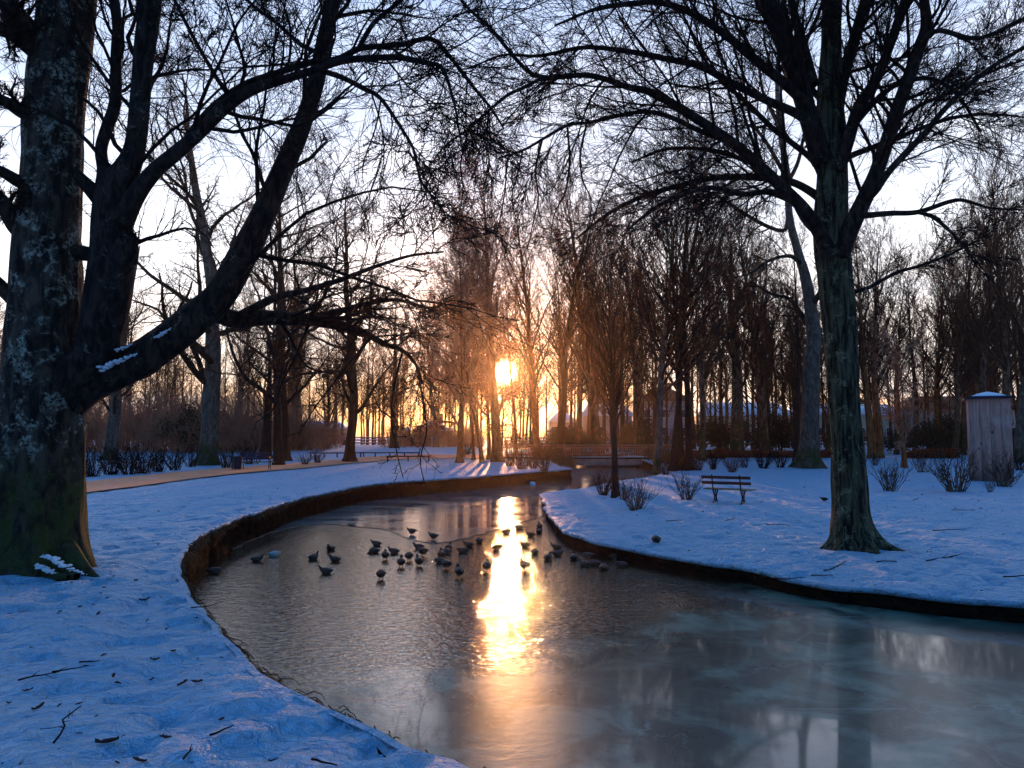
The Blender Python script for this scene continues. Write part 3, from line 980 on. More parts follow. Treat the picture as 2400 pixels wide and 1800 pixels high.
limb_snow([(205, 812), (232, 822), (262, 821), (290, 814), (308, 806)], 9.86, 0.075, LT, OFF)
limb_snow([(365, 790), (380, 782), (402, 768)], 9.88, 0.04, LT, OFF)

# ---- the many-limbed tree on the right bank
gr_ = np.random.default_rng(23)
RO = np.array([6.03, 13.5, 0.40])
RT = empty('bare_tree', RO)
tag(RT, 'tall many-limbed black tree on the right bank snow, its grooved trunk flaring at the foot', 'tree')
tr = [(2004, 1292, 100), (2000, 1262, 92), (1996, 1235, 86), (1993, 1190, 78), (1987, 1080, 70), (1980, 975, 67), (1972, 860, 69), (1968, 760, 73), (1958, 650, 76), (1950, 540, 77), (1950, 430, 68), (1948, 330, 66), (1945, 220, 56), (1948, 100, 44), (1950, 0, 42), (1955, -150, 36), (1960, -400, 22), (1965, -650, 10)]
D = np.array([np.r_[at_y(u, v, 13.5), px_r(w, 13.5)] for u, v, w in tr])
V, F = rough_trunk(D[:, :3], D[:, 3], 200, 56, 9, 1.15, 0.20, 0.13, 7, 0.05)
link('trunk', mesh_np('trunk', V - RO, F, M['bark_right']), RT)
right_limbs = [
    ([(1930, 380, 52), (1900, 289, 44), (1857, 145, 48), (1823, 63, 45), (1799, 0, 40), (1770, -120, 30), (1730, -330, 14)], 13.4, 12.6),
    ([(1955, 300, 36), (1973, 193, 31), (2002, 96, 28), (2031, 0, 29), (2060, -120, 20), (2100, -330, 8)], 13.5, 14.2),
    ([(1905, 200, 30), (1880, 100, 24), (1862, 30, 20), (1845, -60, 14), (1820, -220, 6)], 13.2, 13.8),
    ([(1965, 400, 34), (1985, 338, 30), (2011, 256, 29), (2055, 183, 24), (2089, 96, 22), (2122, 0, 22), (2150, -110, 16), (2190, -300, 7)], 13.3, 12.4),
    ([(1968, 600, 44), (1992, 540, 40), (2026, 468, 36), (2055, 405, 35), (2089, 299, 32), (2122, 203, 30), (2151, 121, 28), (2171, 63, 26), (2166, 0, 22), (2155, -100, 16), (2140, -280, 7)], 13.3, 12.2),
    ([(2040, 460, 18), (2055, 444, 17), (2089, 396, 16), (2166, 314, 15), (2214, 256, 13), (2291, 183, 11), (2400, 111, 9), (2520, 60, 6)], 12.9, 11.6),
    ([(2020, 506, 15), (2085, 500, 13), (2151, 497, 12), (2224, 473, 10), (2260, 470, 8), (2320, 487, 6), (2400, 492, 4)], 12.9, 12.0),
    ([(2150, 497, 9), (2185, 508, 9), (2219, 535, 8), (2245, 560, 6), (2267, 589, 4), (2300, 640, 3)], 12.5, 12.2),
    ([(1975, 380, 16), (2002, 362, 15), (2093, 328, 13), (2160, 300, 11), (2240, 275, 9), (2330, 268, 6), (2440, 280, 4)], 13.4, 14.8),
    ([(1975, 330, 16), (2030, 260, 14), (2090, 205, 12), (2150, 185, 11), (2200, 190, 9), (2250, 230, 7), (2300, 310, 5)], 13.6, 14.6),
    ([(1945, 600, 40), (1920, 545, 32), (1886, 492, 29), (1838, 444, 28), (1770, 381, 26), (1707, 328, 24), (1620, 270, 21), (1558, 232, 19), (1510, 211, 17), (1475, 205, 15), (1382, 177, 13), (1273, 181, 11), (1222, 152, 10), (1150, 67, 9), (1091, 13, 7), (1040, -60, 4)], 13.3, 11.0),
    ([(1273, 181, 9), (1232, 203, 8), (1188, 224, 8), (1138, 266, 7), (1095, 304, 6), (1040, 345, 4), (1000, 400, 3)], 11.4, 11.0),
    ([(1940, 480, 24), (1905, 452, 20), (1857, 427, 18), (1799, 418, 17), (1693, 415, 15), (1596, 434, 13), (1500, 463, 11), (1420, 505, 8), (1350, 560, 5)], 13.5, 15.0),
    ([(1930, 420, 18), (1905, 376, 15), (1847, 328, 14), (1809, 299, 13), (1741, 232, 11), (1693, 193, 9), (1640, 120, 7), (1600, 30, 4)], 13.4, 14.3),
    ([(1925, 330, 26), (1881, 275, 23), (1799, 236, 20), (1712, 193, 18), (1640, 154, 17), (1572, 140, 15), (1500, 125, 14), (1424, 114, 12), (1361, 112, 11), (1264, 131, 8), (1180, 129, 6), (1100, 160, 4)], 13.3, 11.6),
    ([(1900, 260, 28), (1857, 212, 25), (1770, 140, 21), (1693, 77, 19), (1616, 29, 17), (1548, 7, 14), (1480, 8, 12), (1400, 20, 9), (1300, 60, 5)], 13.2, 11.5),
    ([(1760, 375, 16), (1707, 333, 14), (1645, 309, 13), (1572, 275, 12), (1517, 262, 11), (1454, 270, 10), (1382, 287, 9), (1327, 295, 8), (1230, 350, 6), (1170, 370, 4)], 12.9, 11.4),
    ([(1860, 470, 18), (1800, 450, 15), (1740, 455, 13), (1670, 440, 12), (1600, 455, 10), (1530, 490, 8), (1470, 540, 5)], 13.3, 12.0),
    ([(1935, 560, 20), (1890, 520, 17), (1850, 455, 15), (1790, 400, 13), (1730, 370, 12), (1650, 350, 10), (1560, 350, 8), (1480, 380, 5)], 13.5, 14.8),
    ([(1940, 250, 18), (1890, 190, 14), (1850, 90, 12), (1790, 20, 10), (1730, -60, 6)], 13.6, 15.0),
    ([(2150, 100, 14), (2200, 72, 12), (2272, 89, 11), (2320, 82, 10), (2400, 43, 8), (2500, 10, 5)], 12.4, 11.5),
    ([(2095, 290, 12), (2150, 250, 10), (2230, 215, 9), (2330, 165, 7), (2430, 130, 5)], 12.9, 13.6),
    ([(1985, 690, 10), (2040, 672, 9), (2100, 640, 8), (2180, 615, 7), (2260, 580, 5), (2330, 540, 3)], 13.5, 12.8),
]
lv = []
for pts, a, b_ in right_limbs:
    Dl = px_limb(pts, a, b_, 60)
    big = pts[0][2] > 30
    V, F = rough_trunk(Dl[:, :3], Dl[:, 3], 70, 20 if big else 10, 40 + len(lv), 0, 1, 0.05, 5, 0.06)
    link('limb', mesh_np('limb', V - RO, F, M['bark_limb']), RT)
    lv.append(catmull(Dl, 18))
LV = np.array(lv)
P1, R1 = LV[..., :3], LV[..., 3]
def thin(P, Q, Rq, n, g, lo):
    L = np.repeat(np.linalg.norm(np.diff(P, axis=1), axis=2).sum(1), n)
    k = g.random(len(Q)) < np.clip(L / 5.0, lo, 1)
    return Q[k], Rq[k]
P2, R2 = grow(P1, R1, 26, gr_, (0.4, 1.10), (0.22, 0.52), 11, 0.15, 1.0, 0.02, 0.09, 0.34, 0.007, 0.35, 0.035)
P2, R2 = thin(P1, P2, R2, 26, gr_, 0.3)
P3, R3 = grow(P2, R2, 12, gr_, (0.35, 0.9), (0.30, 0.58), 7, 0.10, 1.0, 0.0, 0.10, 0.55, 0.0052, 0.5, 0.010)
P4, R4 = grow(P3, R3, 8, gr_, (0.3, 0.8), (0.35, 0.65), 4, 0.12, 1.0, 0.0, 0.13, 0.7, 0.0042, 0.4, 0.006)
drp = np.array([catmull(px_limb(p, 11.6, 11.9, 30), 16) for p in (
    [(1230, 350, 6), (1190, 370, 5), (1185, 430, 4), (1175, 500, 3), (1160, 560, 2)],
    [(1225, 352, 5), (1215, 400, 4), (1200, 460, 3), (1212, 530, 2), (1215, 560, 2)],
    [(1270, 330, 6), (1255, 400, 5), (1262, 460, 4), (1250, 520, 3), (1235, 590, 2)],
    [(1330, 300, 6), (1335, 380, 5), (1325, 450, 4), (1300, 500, 3), (1290, 560, 2)],
    [(1375, 290, 6), (1360, 360, 5), (1365, 420, 4), (1385, 470, 3), (1380, 540, 2)],
    [(1100, 300, 5), (1080, 380, 4), (1085, 450, 3), (1070, 520, 2), (1060, 560, 2)],
    [(1420, 180, 6), (1380, 240, 5), (1350, 330, 4), (1320, 400, 3), (1290, 450, 2)])])
P3b, R3b = grow(drp[..., :3], drp[..., 3], 12, gr_, (0.3, 0.8), (0.15, 0.40), 6, 0.1, 1.0, -0.06, 0.12, 0.6, 0.0045, 0.3, 0.01)
P4b, R4b = grow(P3b, R3b, 5, gr_, (0.3, 0.9), (0.3, 0.6), 4, 0.2, 1.0, -0.04, 0.16, 0.7, 0.004, 0.3, 0.006)
A = join_levels([(P2, R2, 6), (P3, R3, 4), (P4, R4, 3), (drp[..., :3], drp[..., 3], 5), (P3b, R3b, 4), (P4b, R4b, 3)])
link('crown', mesh_np('crown', np.concatenate(A.V) - RO, A.F, M['twig']), RT)

# ---- smaller trees as variants: thing > trunk, crown
def tree_variant(seed, H, r0, kind, wig=0.02, lean=0.0):
    g = np.random.default_rng(seed)
    K = 14
    d = np.array([lean, 0, 1.0])
    P = [np.zeros(3)]
    for i in range(1, K):
        d = d + wig * g.normal(size=3) * np.array([1, 1, 0])
        d /= np.linalg.norm(d)
        P.append(P[-1] + d * H / (K - 1))
    P = np.array(P)
    ff = np.linspace(0, 1, K)
    rr = r0 * (1 - 0.93 * ff ** 1.15)
    S = 18
    V, F = rough_trunk(P, rr, 46, S, seed, 0.9, 0.35, 0.10, 5, 0.05)
    trunk = (V, F)
    T, Rt = P[None], rr[None]
    lv = []
    if kind == 'tall':        # park woodland: long clear stem, steep fine branches
        a, b_ = grow(T, Rt, 26, g, (0.35, 0.85), (0.28, 0.50), 11, 0.26, 1.0, 0.07, 0.10, 0.50, 0.02, 0.45, 0.10)
        lv.append((a, b_, 6))
        c, d_ = grow(a, b_, 11, g, (0.40, 1.0), (0.28, 0.50), 6, 0.12, 1.0, 0.07, 0.09, 0.55, 0.014, 0.45, 0.035)
        lv.append((c, d_, 4))
        e, f = grow(c, d_, 7, g, (0.35, 0.9), (0.32, 0.62), 4, 0.12, 1.0, 0.06, 0.10, 0.65, 0.0090, 0.4, 0.016)
        lv.append((e, f, 3))
        h, i_ = grow(e, f, 3, g, (0.4, 0.9), (0.4, 0.7), 3, 0.2, 1.0, 0.04, 0.1, 0.8, 0.008, 0.4, 0.011)
        lv.append((h, i_, 3))
    elif kind == 'wide':      # open-grown park tree, crooked wide limbs
        a, b_ = grow(T, Rt, 24, g, (0.7, 1.35), (0.28, 0.46), 12, 0.16, 0.96, 0.06, 0.17, 0.48, 0.03, 0.40, 0.20)
        lv.append((a, b_, 7))
        c, d_ = grow(a, b_, 10, g, (0.5, 1.1), (0.25, 0.45), 8, 0.12, 1.0, 0.04, 0.17, 0.5, 0.016, 0.45, 0.05)
        lv.append((c, d_, 4))
        e, f = grow(c, d_, 8, g, (0.5, 1.1), (0.30, 0.55), 5, 0.12, 1.0, 0.03, 0.18, 0.6, 0.010, 0.4, 0.018)
        lv.append((e, f, 3))
        h, i_ = grow(e, f, 4, g, (0.5, 1.1), (0.35, 0.65), 3, 0.2, 1.0, 0.02, 0.2, 0.8, 0.008, 0.4, 0.011)
        lv.append((h, i_, 3))
    elif kind == 'vase':      # young tree, upright brush of branches
        a, b_ = grow(T, Rt, 40, g, (0.35, 0.7), (0.28, 0.50), 9, 0.26, 1.0, 0.07, 0.05, 0.45, 0.010, 0.55, 0.05)
        lv.append((a, b_, 5))
        c, d_ = grow(a, b_, 10, g, (0.3, 0.7), (0.25, 0.45), 6, 0.12, 1.0, 0.07, 0.07, 0.55, 0.007, 0.45, 0.02)
        lv.append((c, d_, 4))
        e, f = grow(c, d_, 5, g, (0.3, 0.8), (0.3, 0.6), 4, 0.12, 1.0, 0.05, 0.08, 0.7, 0.005, 0.4, 0.01)
        lv.append((e, f, 3))
    A = join_levels(lv)
    tips = lv[-1][0][:, -1]
    return trunk, (np.concatenate(A.V), A.F), tips

VAR = {}
def variant(key, seed, H, r0, kind, bk, tw, wig=0.02, lean=0.0):
    tr_, cr_, tips = tree_variant(seed, H, r0, kind, wig, lean)
    mt = mesh_np('trunk', tr_[0], tr_[1], M[bk])
    mc = mesh_np('crown', cr_[0], cr_[1], M[tw])
    VAR[key] = (mt, mc, tips, bk, tw)
variant('tall_a', 101, 18, 0.26, 'tall', 'bark_wood', 'twig_wood', 0.03)
variant('tall_b', 102, 18, 0.34, 'tall', 'bark_wood', 'twig_wood', 0.02)
variant('tall_c', 103, 18, 0.20, 'tall', 'bark_wood', 'twig_wood', 0.045)
variant('tall_d', 104, 18, 0.42, 'tall', 'bark_wood', 'twig_wood', 0.025)
variant('tall_e', 105, 18, 0.24, 'tall', 'bark_dark', 'twig', 0.035)
variant('wide_a', 111, 20, 0.46, 'wide', 'bark_pale', 'twig', 0.06)
variant('wide_b', 112, 18, 0.34, 'wide', 'bark_dark', 'twig', 0.04)
variant('wide_c', 113, 18, 0.34, 'wide', 'bark_dark', 'twig', 0.05)
variant('wide_red', 114, 12, 0.24, 'wide', 'bark_red', 'twig_red', 0.05)
variant('vase', 121, 9, 0.15, 'vase', 'bark_dark', 'twig', 0.015)

def mesh_with(me, mat):
    key = (me.name, mat)
    if key not in _mw:
        c = me.copy()
        c.materials.clear()
        c.materials.append(M[mat])
        _mw[key] = c
    return _mw[key]
_mw = {}

def plant_tree(key, u, v, Y, H, label, name='bare_tree', wpx=None, lean=(0, 0), rz=None, group=None, bk=None, tw=None, leaf=None, z=None, cat='tree', xs=1.0):
    """u, v: foot of the trunk in the photo; Y: how far away it stands"""
    mt, mc, tips, b0, t0 = VAR[key]
    x = ray(u, v)[0] * Y
    z = ground_h(x, Y) - 0.08 if z is None else z
    o = empty(name, (x, Y, z))
    h0 = {'tall': 18, 'wide': 18, 'vase': 9}[key.split('_')[0]]
    h0 = {'wide_a': 20, 'wide_red': 12}.get(key, h0)
    s = H / h0
    r0 = {'tall_a': .26, 'tall_b': .34, 'tall_c': .20, 'tall_d': .42, 'tall_e': .24, 'wide_a': .46, 'wide_b': .34, 'wide_c': .34, 'wide_red': .24, 'vase': .15}[key]
    o.scale = (s * xs, s * xs, s)
    o.rotation_euler = (lean[1], lean[0], rng.uniform(0, 6.28) if rz is None else rz)
    o.rotation_mode = 'XYZ'
    a = link('trunk', mt if bk is None else mesh_with(mt, bk), o)
    if wpx:     # thicken the stem to the width it has in the photo
        k = px_r(wpx, Y) / (r0 * s * xs)
        a.scale = (k, k, 1)
        a.scale = (k, k, 1.0)
    link('crown', mc if tw is None else mesh_with(mc, tw), o)
    if leaf:
        g = np.random.default_rng(int(u))
        sel = g.choice(len(tips), min(leaf, len(tips)), replace=False)
        leaflets(tips[sel] + g.normal(size=(len(sel), 3)) * 0.15, g, 0.07, M['russet_leaf'], 'leaves', o, np.zeros(3))
    tag(o, label, cat, group)
    return o

# mid-distance trees that can be told apart in the photo
plant_tree('wide_a', 486, 1085, 46, 24, 'massive grey tree with a mossy splayed foot beside the street lamp', wpx=44, rz=0.3, lean=(0.07, 0))
plant_tree('wide_b', 652, 1083, 46, 20, 'straight dark tree just right of the dark slatted bench', wpx=20, rz=1.2)
plant_tree('wide_c', 671, 1064, 54, 19, 'second dark trunk close behind the tree beside the dark slatted bench', wpx=20, rz=2.2)
plant_tree('wide_c', 821, 1074, 52, 19, 'tall black tree with root flare standing at the bend of the orange path', wpx=24, rz=4.0, lean=(-0.05, 0))
plant_tree('vase', 622, 1060, 58, 9, 'low dark many-stemmed tree on the snow behind the dark slatted bench', wpx=26, rz=4.0, xs=1.3)
plant_tree('tall_b', 686, 1047, 75, 18, 'brown trunk on the far lawn left of the parked cars', wpx=22)
plant_tree('tall_c', 706, 1046, 76, 13, 'thin trunk on the far lawn nearest to the white parked car', wpx=6)
plant_tree('wide_c', 765, 1045, 78, 13, 'small forked tree between the two parked cars on the far lawn', wpx=9, tw='twig_wood')
plant_tree('wide_b', 924, 1042, 78, 15, 'dark tree in front of the stone garden wall', wpx=16)
plant_tree('tall_e', 1022, 1037, 84, 15, 'grey trunk just right of the gate pillar in the garden wall', wpx=12, bk='bark_pale')
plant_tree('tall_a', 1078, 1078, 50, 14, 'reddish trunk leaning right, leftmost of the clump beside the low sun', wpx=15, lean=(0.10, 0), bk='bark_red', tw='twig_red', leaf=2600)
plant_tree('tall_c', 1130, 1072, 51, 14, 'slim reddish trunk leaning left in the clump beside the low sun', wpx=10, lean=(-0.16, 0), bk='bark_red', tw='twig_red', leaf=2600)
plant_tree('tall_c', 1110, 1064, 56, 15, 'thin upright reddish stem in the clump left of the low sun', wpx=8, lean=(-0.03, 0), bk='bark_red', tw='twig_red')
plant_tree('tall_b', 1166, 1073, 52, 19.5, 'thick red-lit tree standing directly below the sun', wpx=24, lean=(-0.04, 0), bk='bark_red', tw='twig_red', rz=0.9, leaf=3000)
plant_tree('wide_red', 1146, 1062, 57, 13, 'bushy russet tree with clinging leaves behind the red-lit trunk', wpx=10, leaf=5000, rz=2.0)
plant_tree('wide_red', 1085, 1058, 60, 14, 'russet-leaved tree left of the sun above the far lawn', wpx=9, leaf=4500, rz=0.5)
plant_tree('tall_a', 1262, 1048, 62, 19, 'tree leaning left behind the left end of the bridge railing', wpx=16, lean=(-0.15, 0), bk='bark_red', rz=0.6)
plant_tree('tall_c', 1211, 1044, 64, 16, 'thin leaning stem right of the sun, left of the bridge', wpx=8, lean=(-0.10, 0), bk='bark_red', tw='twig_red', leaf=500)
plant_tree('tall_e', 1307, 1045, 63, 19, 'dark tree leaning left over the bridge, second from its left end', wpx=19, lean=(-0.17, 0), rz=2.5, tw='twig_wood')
plant_tree('tall_c', 1320, 1045, 64, 18, 'slim trunk rising beside the foot of the second leaning tree at the bridge', wpx=12, lean=(0.0, 0))
plant_tree('tall_a', 1350, 1044, 66, 19, 'brown tree behind the middle of the bridge railing', wpx=15, lean=(-0.07, 0))
plant_tree('tall_b', 1402, 1048, 62, 21, 'thick tree leaning strongly left behind the middle of the bridge', wpx=25, lean=(-0.14, 0), rz=1.1)
plant_tree('vase', 1442, 1166, 25, 7.4, 'young upright tree with brushy crown on the tip of the right bank', wpx=16, rz=0.0)
plant_tree('tall_d', 1500, 1050, 66, 20, 'broad brown tree behind the right half of the bridge', wpx=24, lean=(-0.02, 0))
plant_tree('tall_a', 1538, 1108, 43, 16, 'pale smooth trunk rising in front of the right end of the bridge', wpx=18, lean=(-0.06, 0), bk='bark_pale', z=0.2)
plant_tree('tall_e', 1577, 1102, 44, 17, 'black tree leaning left beside the right end of the bridge', wpx=17, lean=(-0.10, 0), tw='twig_wood')
plant_tree('tall_e', 1599, 1102, 44.5, 18, 'left one of the twin black trunks behind the iron-legged bench', wpx=14, lean=(-0.02, 0), rz=0.2)
plant_tree('tall_e', 1615, 1102, 44, 18.5, 'right one of the twin black trunks behind the iron-legged bench', wpx=17, lean=(0.01, 0), rz=3.0)
plant_tree('tall_a', 1644, 1062, 58, 18, 'brown tree leaning left behind the twin black trunks', wpx=16, lean=(-0.06, 0))
plant_tree('tall_c', 1704, 1050, 70, 17, 'slim reddish trunk left of the thick mossy tree in the wood', wpx=9, lean=(-0.04, 0), bk='bark_red')
plant_tree('tall_d', 1729, 1052, 64, 20, 'thick olive mossy trunk in the wood behind the iron-legged bench', wpx=32, rz=0.7)
plant_tree('tall_b', 1794, 1052, 65, 20, 'straight grey-brown trunk midway between the mossy trunk and the twisted grey tree', wpx=22, rz=1.7)
plant_tree('tall_c', 1765, 1046, 74, 18, 'thin trunk close to the right of the thick mossy one', wpx=9)
plant_tree('tall_e', 1868, 1062, 58, 17, 'crooked dark trunk just left of the twisted grey tree', wpx=16, lean=(-0.06, 0), tw='twig_wood')
plant_tree('tall_b', 1945, 1050, 70, 19, 'brown trunk half hidden behind the big right trunk', wpx=18)
plant_tree('tall_b', 2044, 1052, 62, 18, 'left trunk of the forked reddish pair right of the big right trunk', wpx=18, lean=(-0.03, 0), rz=0.4, bk='bark_red')
plant_tree('tall_a', 2060, 1052, 62.5, 18.5, 'right trunk of the forked reddish pair right of the big right trunk', wpx=18, lean=(0.02, 0), rz=2.4, bk='bark_red')
plant_tree('tall_c', 2100, 1048, 68, 16, 'slim stem between the reddish pair and the russet small tree', wpx=10)
plant_tree('wide_red', 2120, 1092, 46, 8, 'small russet tree with branches low to the snow between the shrubs', wpx=12, leaf=500, rz=1.0)
plant_tree('tall_a', 2191, 1046, 70, 18, 'first straight reddish trunk left of the wooden shelter', wpx=13, bk='bark_red')
plant_tree('tall_a', 2236, 1052, 64, 18.5, 'curving reddish trunk nearest the left side of the wooden shelter', wpx=14, lean=(-0.07, 0), rz=2.0)
plant_tree('tall_c', 2256, 1048, 68, 18, 'thin straight trunk touching the left side of the wooden shelter', wpx=12)
plant_tree('tall_c', 2270, 1046, 76, 17, 'thin trunk behind the left edge of the shelter roof', wpx=11)
plant_tree('tall_b', 2302, 1055, 62, 20, 'thick brown trunk rising behind the middle of the shelter roof', wpx=20, rz=5.0)
plant_tree('tall_c', 2338, 1050, 68, 19, 'slim trunk rising behind the right part of the shelter roof', wpx=12, lean=(-0.05, 0))
plant_tree('tall_b', 2362, 1060, 58, 21, 'tall trunk behind the right corner of the wooden shelter', wpx=20, rz=3.0)
plant_tree('tall_a', 2386, 1062, 56, 19, 'pale trunk leaning right at the edge beyond the wooden shelter', wpx=22, bk='bark_pale', lean=(0.05, 0))
plant_tree('wide_b', 258, 1062, 56, 16, 'grey trunk with a mossy foot behind the brown copse by the great left tree', wpx=30, bk='bark_pale')
plant_tree('tall_a', 560, 1048, 74, 16, 'brown trunk on the far lawn between the lamp tree and the bench tree', wpx=14)

# the twisting grey beech behind the right tree
BO = np.array([at_y(1895, 1089, 47)[0], 47.0, 0.45])
BT = empty('bare_tree', BO)
tag(BT, 'twisted grey smooth-barked tree with a black flared foot just left of the big right trunk', 'tree')
tr = [(1896, 1096, 50), (1896, 1075, 44), (1897, 1040, 40), (1900, 950, 38), (1903, 840, 36), (1908, 791, 34), (1897, 700, 27), (1885, 640, 23), (1867, 579, 19), (1850, 506, 17), (1845, 410, 15), (1828, 300, 13), (1822, 180, 10), (1835, 60, 7), (1830, -60, 4)]
D = np.array([np.r_[at_y(u, v, 47.0), px_r(w, 47.0)] for u, v, w in tr])
V, F = rough_trunk(D[:, :3], D[:, 3], 140, 28, 31, 0.9, 0.8, 0.06, 5, 0.04)
link('trunk', mesh_np('trunk', V - BO, F, M['bark_pale']), BT)
bl = [[(1848, 500, 11), (1838, 540, 10), (1789, 526, 9), (1731, 492, 8), (1669, 453, 6), (1620, 444, 4)],
      [(1880, 620, 12), (1850, 600, 9), (1800, 612, 7), (1760, 640, 5), (1720, 650, 3)],
      [(1905, 780, 16), (1880, 740, 12), (1850, 700, 9), (1810, 690, 7), (1760, 660, 4)],
      [(1900, 720, 16), (1925, 680, 13), (1935, 640, 10), (1960, 600, 8), (2000, 540, 5)],
      [(1845, 420, 11), (1800, 340, 9), (1760, 280, 7), (1740, 200, 5), (1700, 120, 3)],
      [(1845, 430, 11), (1870, 380, 9), (1890, 300, 7), (1930, 220, 5), (1950, 150, 3)],
      [(1828, 300, 9), (1790, 220, 7), (1770, 130, 5), (1720, 60, 3), (1690, 20, 3)]]
lv = []
for i, p in enumerate(bl):
    Dl = px_limb(p, 47.0, 47.0 + (-1) ** i * 3, 40)
    V, F = rough_trunk(Dl[:, :3], Dl[:, 3], 40, 10, 60 + i, 0, 1, 0.05)
    link('limb', mesh_np('limb', V - BO, F, M['bark_dark']), BT)
    lv.append(catmull(Dl, 14))
LV = np.array(lv)
gb = np.random.default_rng(5)
P2, R2 = grow(LV[..., :3], LV[..., 3], 12, gb, (0.5, 1.1), (0.25, 0.5), 8, 0.2, 1.0, 0.03, 0.15, 0.45, 0.02, 0.35, 0.06)
P3, R3 = grow(P2, R2, 8, gb, (0.5, 1.1), (0.28, 0.5), 5, 0.15, 1.0, 0.02, 0.16, 0.55, 0.013, 0.4, 0.02)
P4, R4 = grow(P3, R3, 6, gb, (0.5, 1.1), (0.3, 0.6), 3, 0.15, 1.0, 0.02, 0.18, 0.7, 0.010, 0.4, 0.012)
A = join_levels([(P2, R2, 5), (P3, R3, 3), (P4, R4, 3)])
link('crown', mesh_np('crown', np.concatenate(A.V) - BO, A.F, M['twig']), BT)

# near branch from a tree beyond the right frame edge is part of the far belt below
# ------------------------------------------------------------------ far woodland: one mass
def far_wood():
    g = np.random.default_rng(77)
    trunks_V = Acc()
    crown_V = Acc()
    n = 0
    src_t = [VAR[k][0] for k in ('tall_a', 'tall_c', 'tall_b')]
    def arr(me):
        V = np.empty(len(me.vertices) * 3, np.float32)
        me.vertices.foreach_get('co', V)
        Fq = np.empty(len(me.loops), np.int32)
        me.loops.foreach_get('vertex_index', Fq)
        return V.reshape(-1, 3), Fq.reshape(-1, 4)
    # light crowns of their own
    vs = []
    for s in range(5):
        gg = np.random.default_rng(500 + s)
        K = 10
        P = np.cumsum(np.vstack([np.zeros(3), np.c_[gg.normal(size=(K - 1, 2)) * 0.09, np.full(K - 1, 1.8)]]), 0)
        rr = 0.20 * (1 - 0.9 * np.linspace(0, 1, K))
        a, b_ = grow(P[None], rr[None], 24, gg, (0.35, 0.85), (0.2, 0.36), 6, 0.22, 1.0, 0.09, 0.08, 0.45, 0.03, 0.4, 0.08)
        c, d_ = grow(a, b_, 8, gg, (0.35, 0.9), (0.3, 0.5), 4, 0.12, 1.0, 0.06, 0.1, 0.55, 0.020, 0.4, 0.03)
        e, f = grow(c, d_, 6, gg, (0.35, 0.9), (0.35, 0.6), 3, 0.12, 1.0, 0.05, 0.12, 0.65, 0.015, 0.4, 0.02)
        A = join_levels([(P[None], rr[None], 8), (a, b_, 4), (c, d_, 3), (e, f, 3)])
        vs.append((np.concatenate(A.V), np.concatenate([x for x in A.F])))
    A = Acc()
    spots = []
    for i in range(125):      # right-hand wood
        spots.append((g.uniform(5, 70), g.uniform(74, 104), g.uniform(13, 19.5)))
    for i in range(70):
        spots.append((g.uniform(-72, -20), g.uniform(84, 112), g.uniform(10, 17)))
    for i in range(36):
        spots.append((g.uniform(-26, -4), g.uniform(100, 118), g.uniform(10, 17)))
    for i in range(16):
        spots.append((g.uniform(-5, 5), g.uniform(84, 100), g.uniform(10, 15)))
    for i, (x, y, H) in enumerate(spots):
        V, Fq = vs[i % 5]
        a = g.uniform(0, 6.28)
        s = H / 16.5
        ca, sa = math.cos(a), math.sin(a)
        W = V * s
        W = np.c_[W[:, 0] * ca - W[:, 1] * sa + x, W[:, 0] * sa + W[:, 1] * ca + y, W[:, 2] + 1.1]
        A.add(W, Fq)
    o = A.build('far_woodland', M['twig_wood'], None, True)
    tag(o, kind='stuff')
far_wood()

def scrub_mass(name, boxes, mat, seed, n_per=1400, hgt=2.6, r=0.012):
    """tangled undergrowth: many thin forking stems over an area"""
    g = np.random.default_rng(seed)
    A = Acc()
    for (x0, x1, y0, y1, h, n) in boxes:
        P = np.empty((n, 5, 3))
        P[:, 0, 0] = g.uniform(x0, x1, n)
        P[:, 0, 1] = g.uniform(y0, y1, n)
        P[:, 0, 2] = 0.6 + 0.62 * sstep(P[:, 0, 1], 52, 82)
        d = np.c_[g.normal(size=(n, 2)) * 0.3, np.ones(n)]
        L = h * g.uniform(0.5, 1.1, n)[:, None] / 4
        for k in range(1, 5):
            d = d + g.normal(size=(n, 3)) * 0.2
            d /= np.linalg.norm(d, axis=1, keepdims=True)
            P[:, k] = P[:, k - 1] + d * L
        Rr = np.full((n, 5), r) * np.linspace(1.4, 0.6, 5)
        a, b_ = grow(P, Rr, 7, g, (0.4, 1.2), (0.3, 0.5), 4, 0.15, 1.0, 0.03, 0.2, 0.8, r * 0.7, 0.3, r)
        V, Fq = tubes(P, Rr, 3)
        A.add(V, Fq)
        V, Fq = tubes(a, b_, 3)
        A.add(V, Fq)
    o = A.build(name, M[mat], None, True)
    tag(o, kind='stuff')
    return o
scrub_mass('undergrowth', [(-46, -20, 66, 78, 5.5, 1500), (-27, -17, 70, 80, 3.5, 500), (-14, -3, 80, 88, 2.6, 400), (-60, -40, 60, 78, 6, 600)], 'twig_red', 41, r=0.022)
scrub_mass('undergrowth', [(8, 60, 72, 84, 2.0, 900), (-1, 9, 70, 80, 1.8, 250)], 'twig_wood', 42, r=0.018)
scrub_mass('undergrowth', [(2.6, 3.6, 42.5, 57, 0.7, 160), (9.6, 11.5, 48, 58, 1.2, 220), (9.0, 10.0, 44, 50, 0.8, 120), (1.6, 3.0, 54, 58, 1.3, 120)], 'dry_grass', 43, r=0.012)

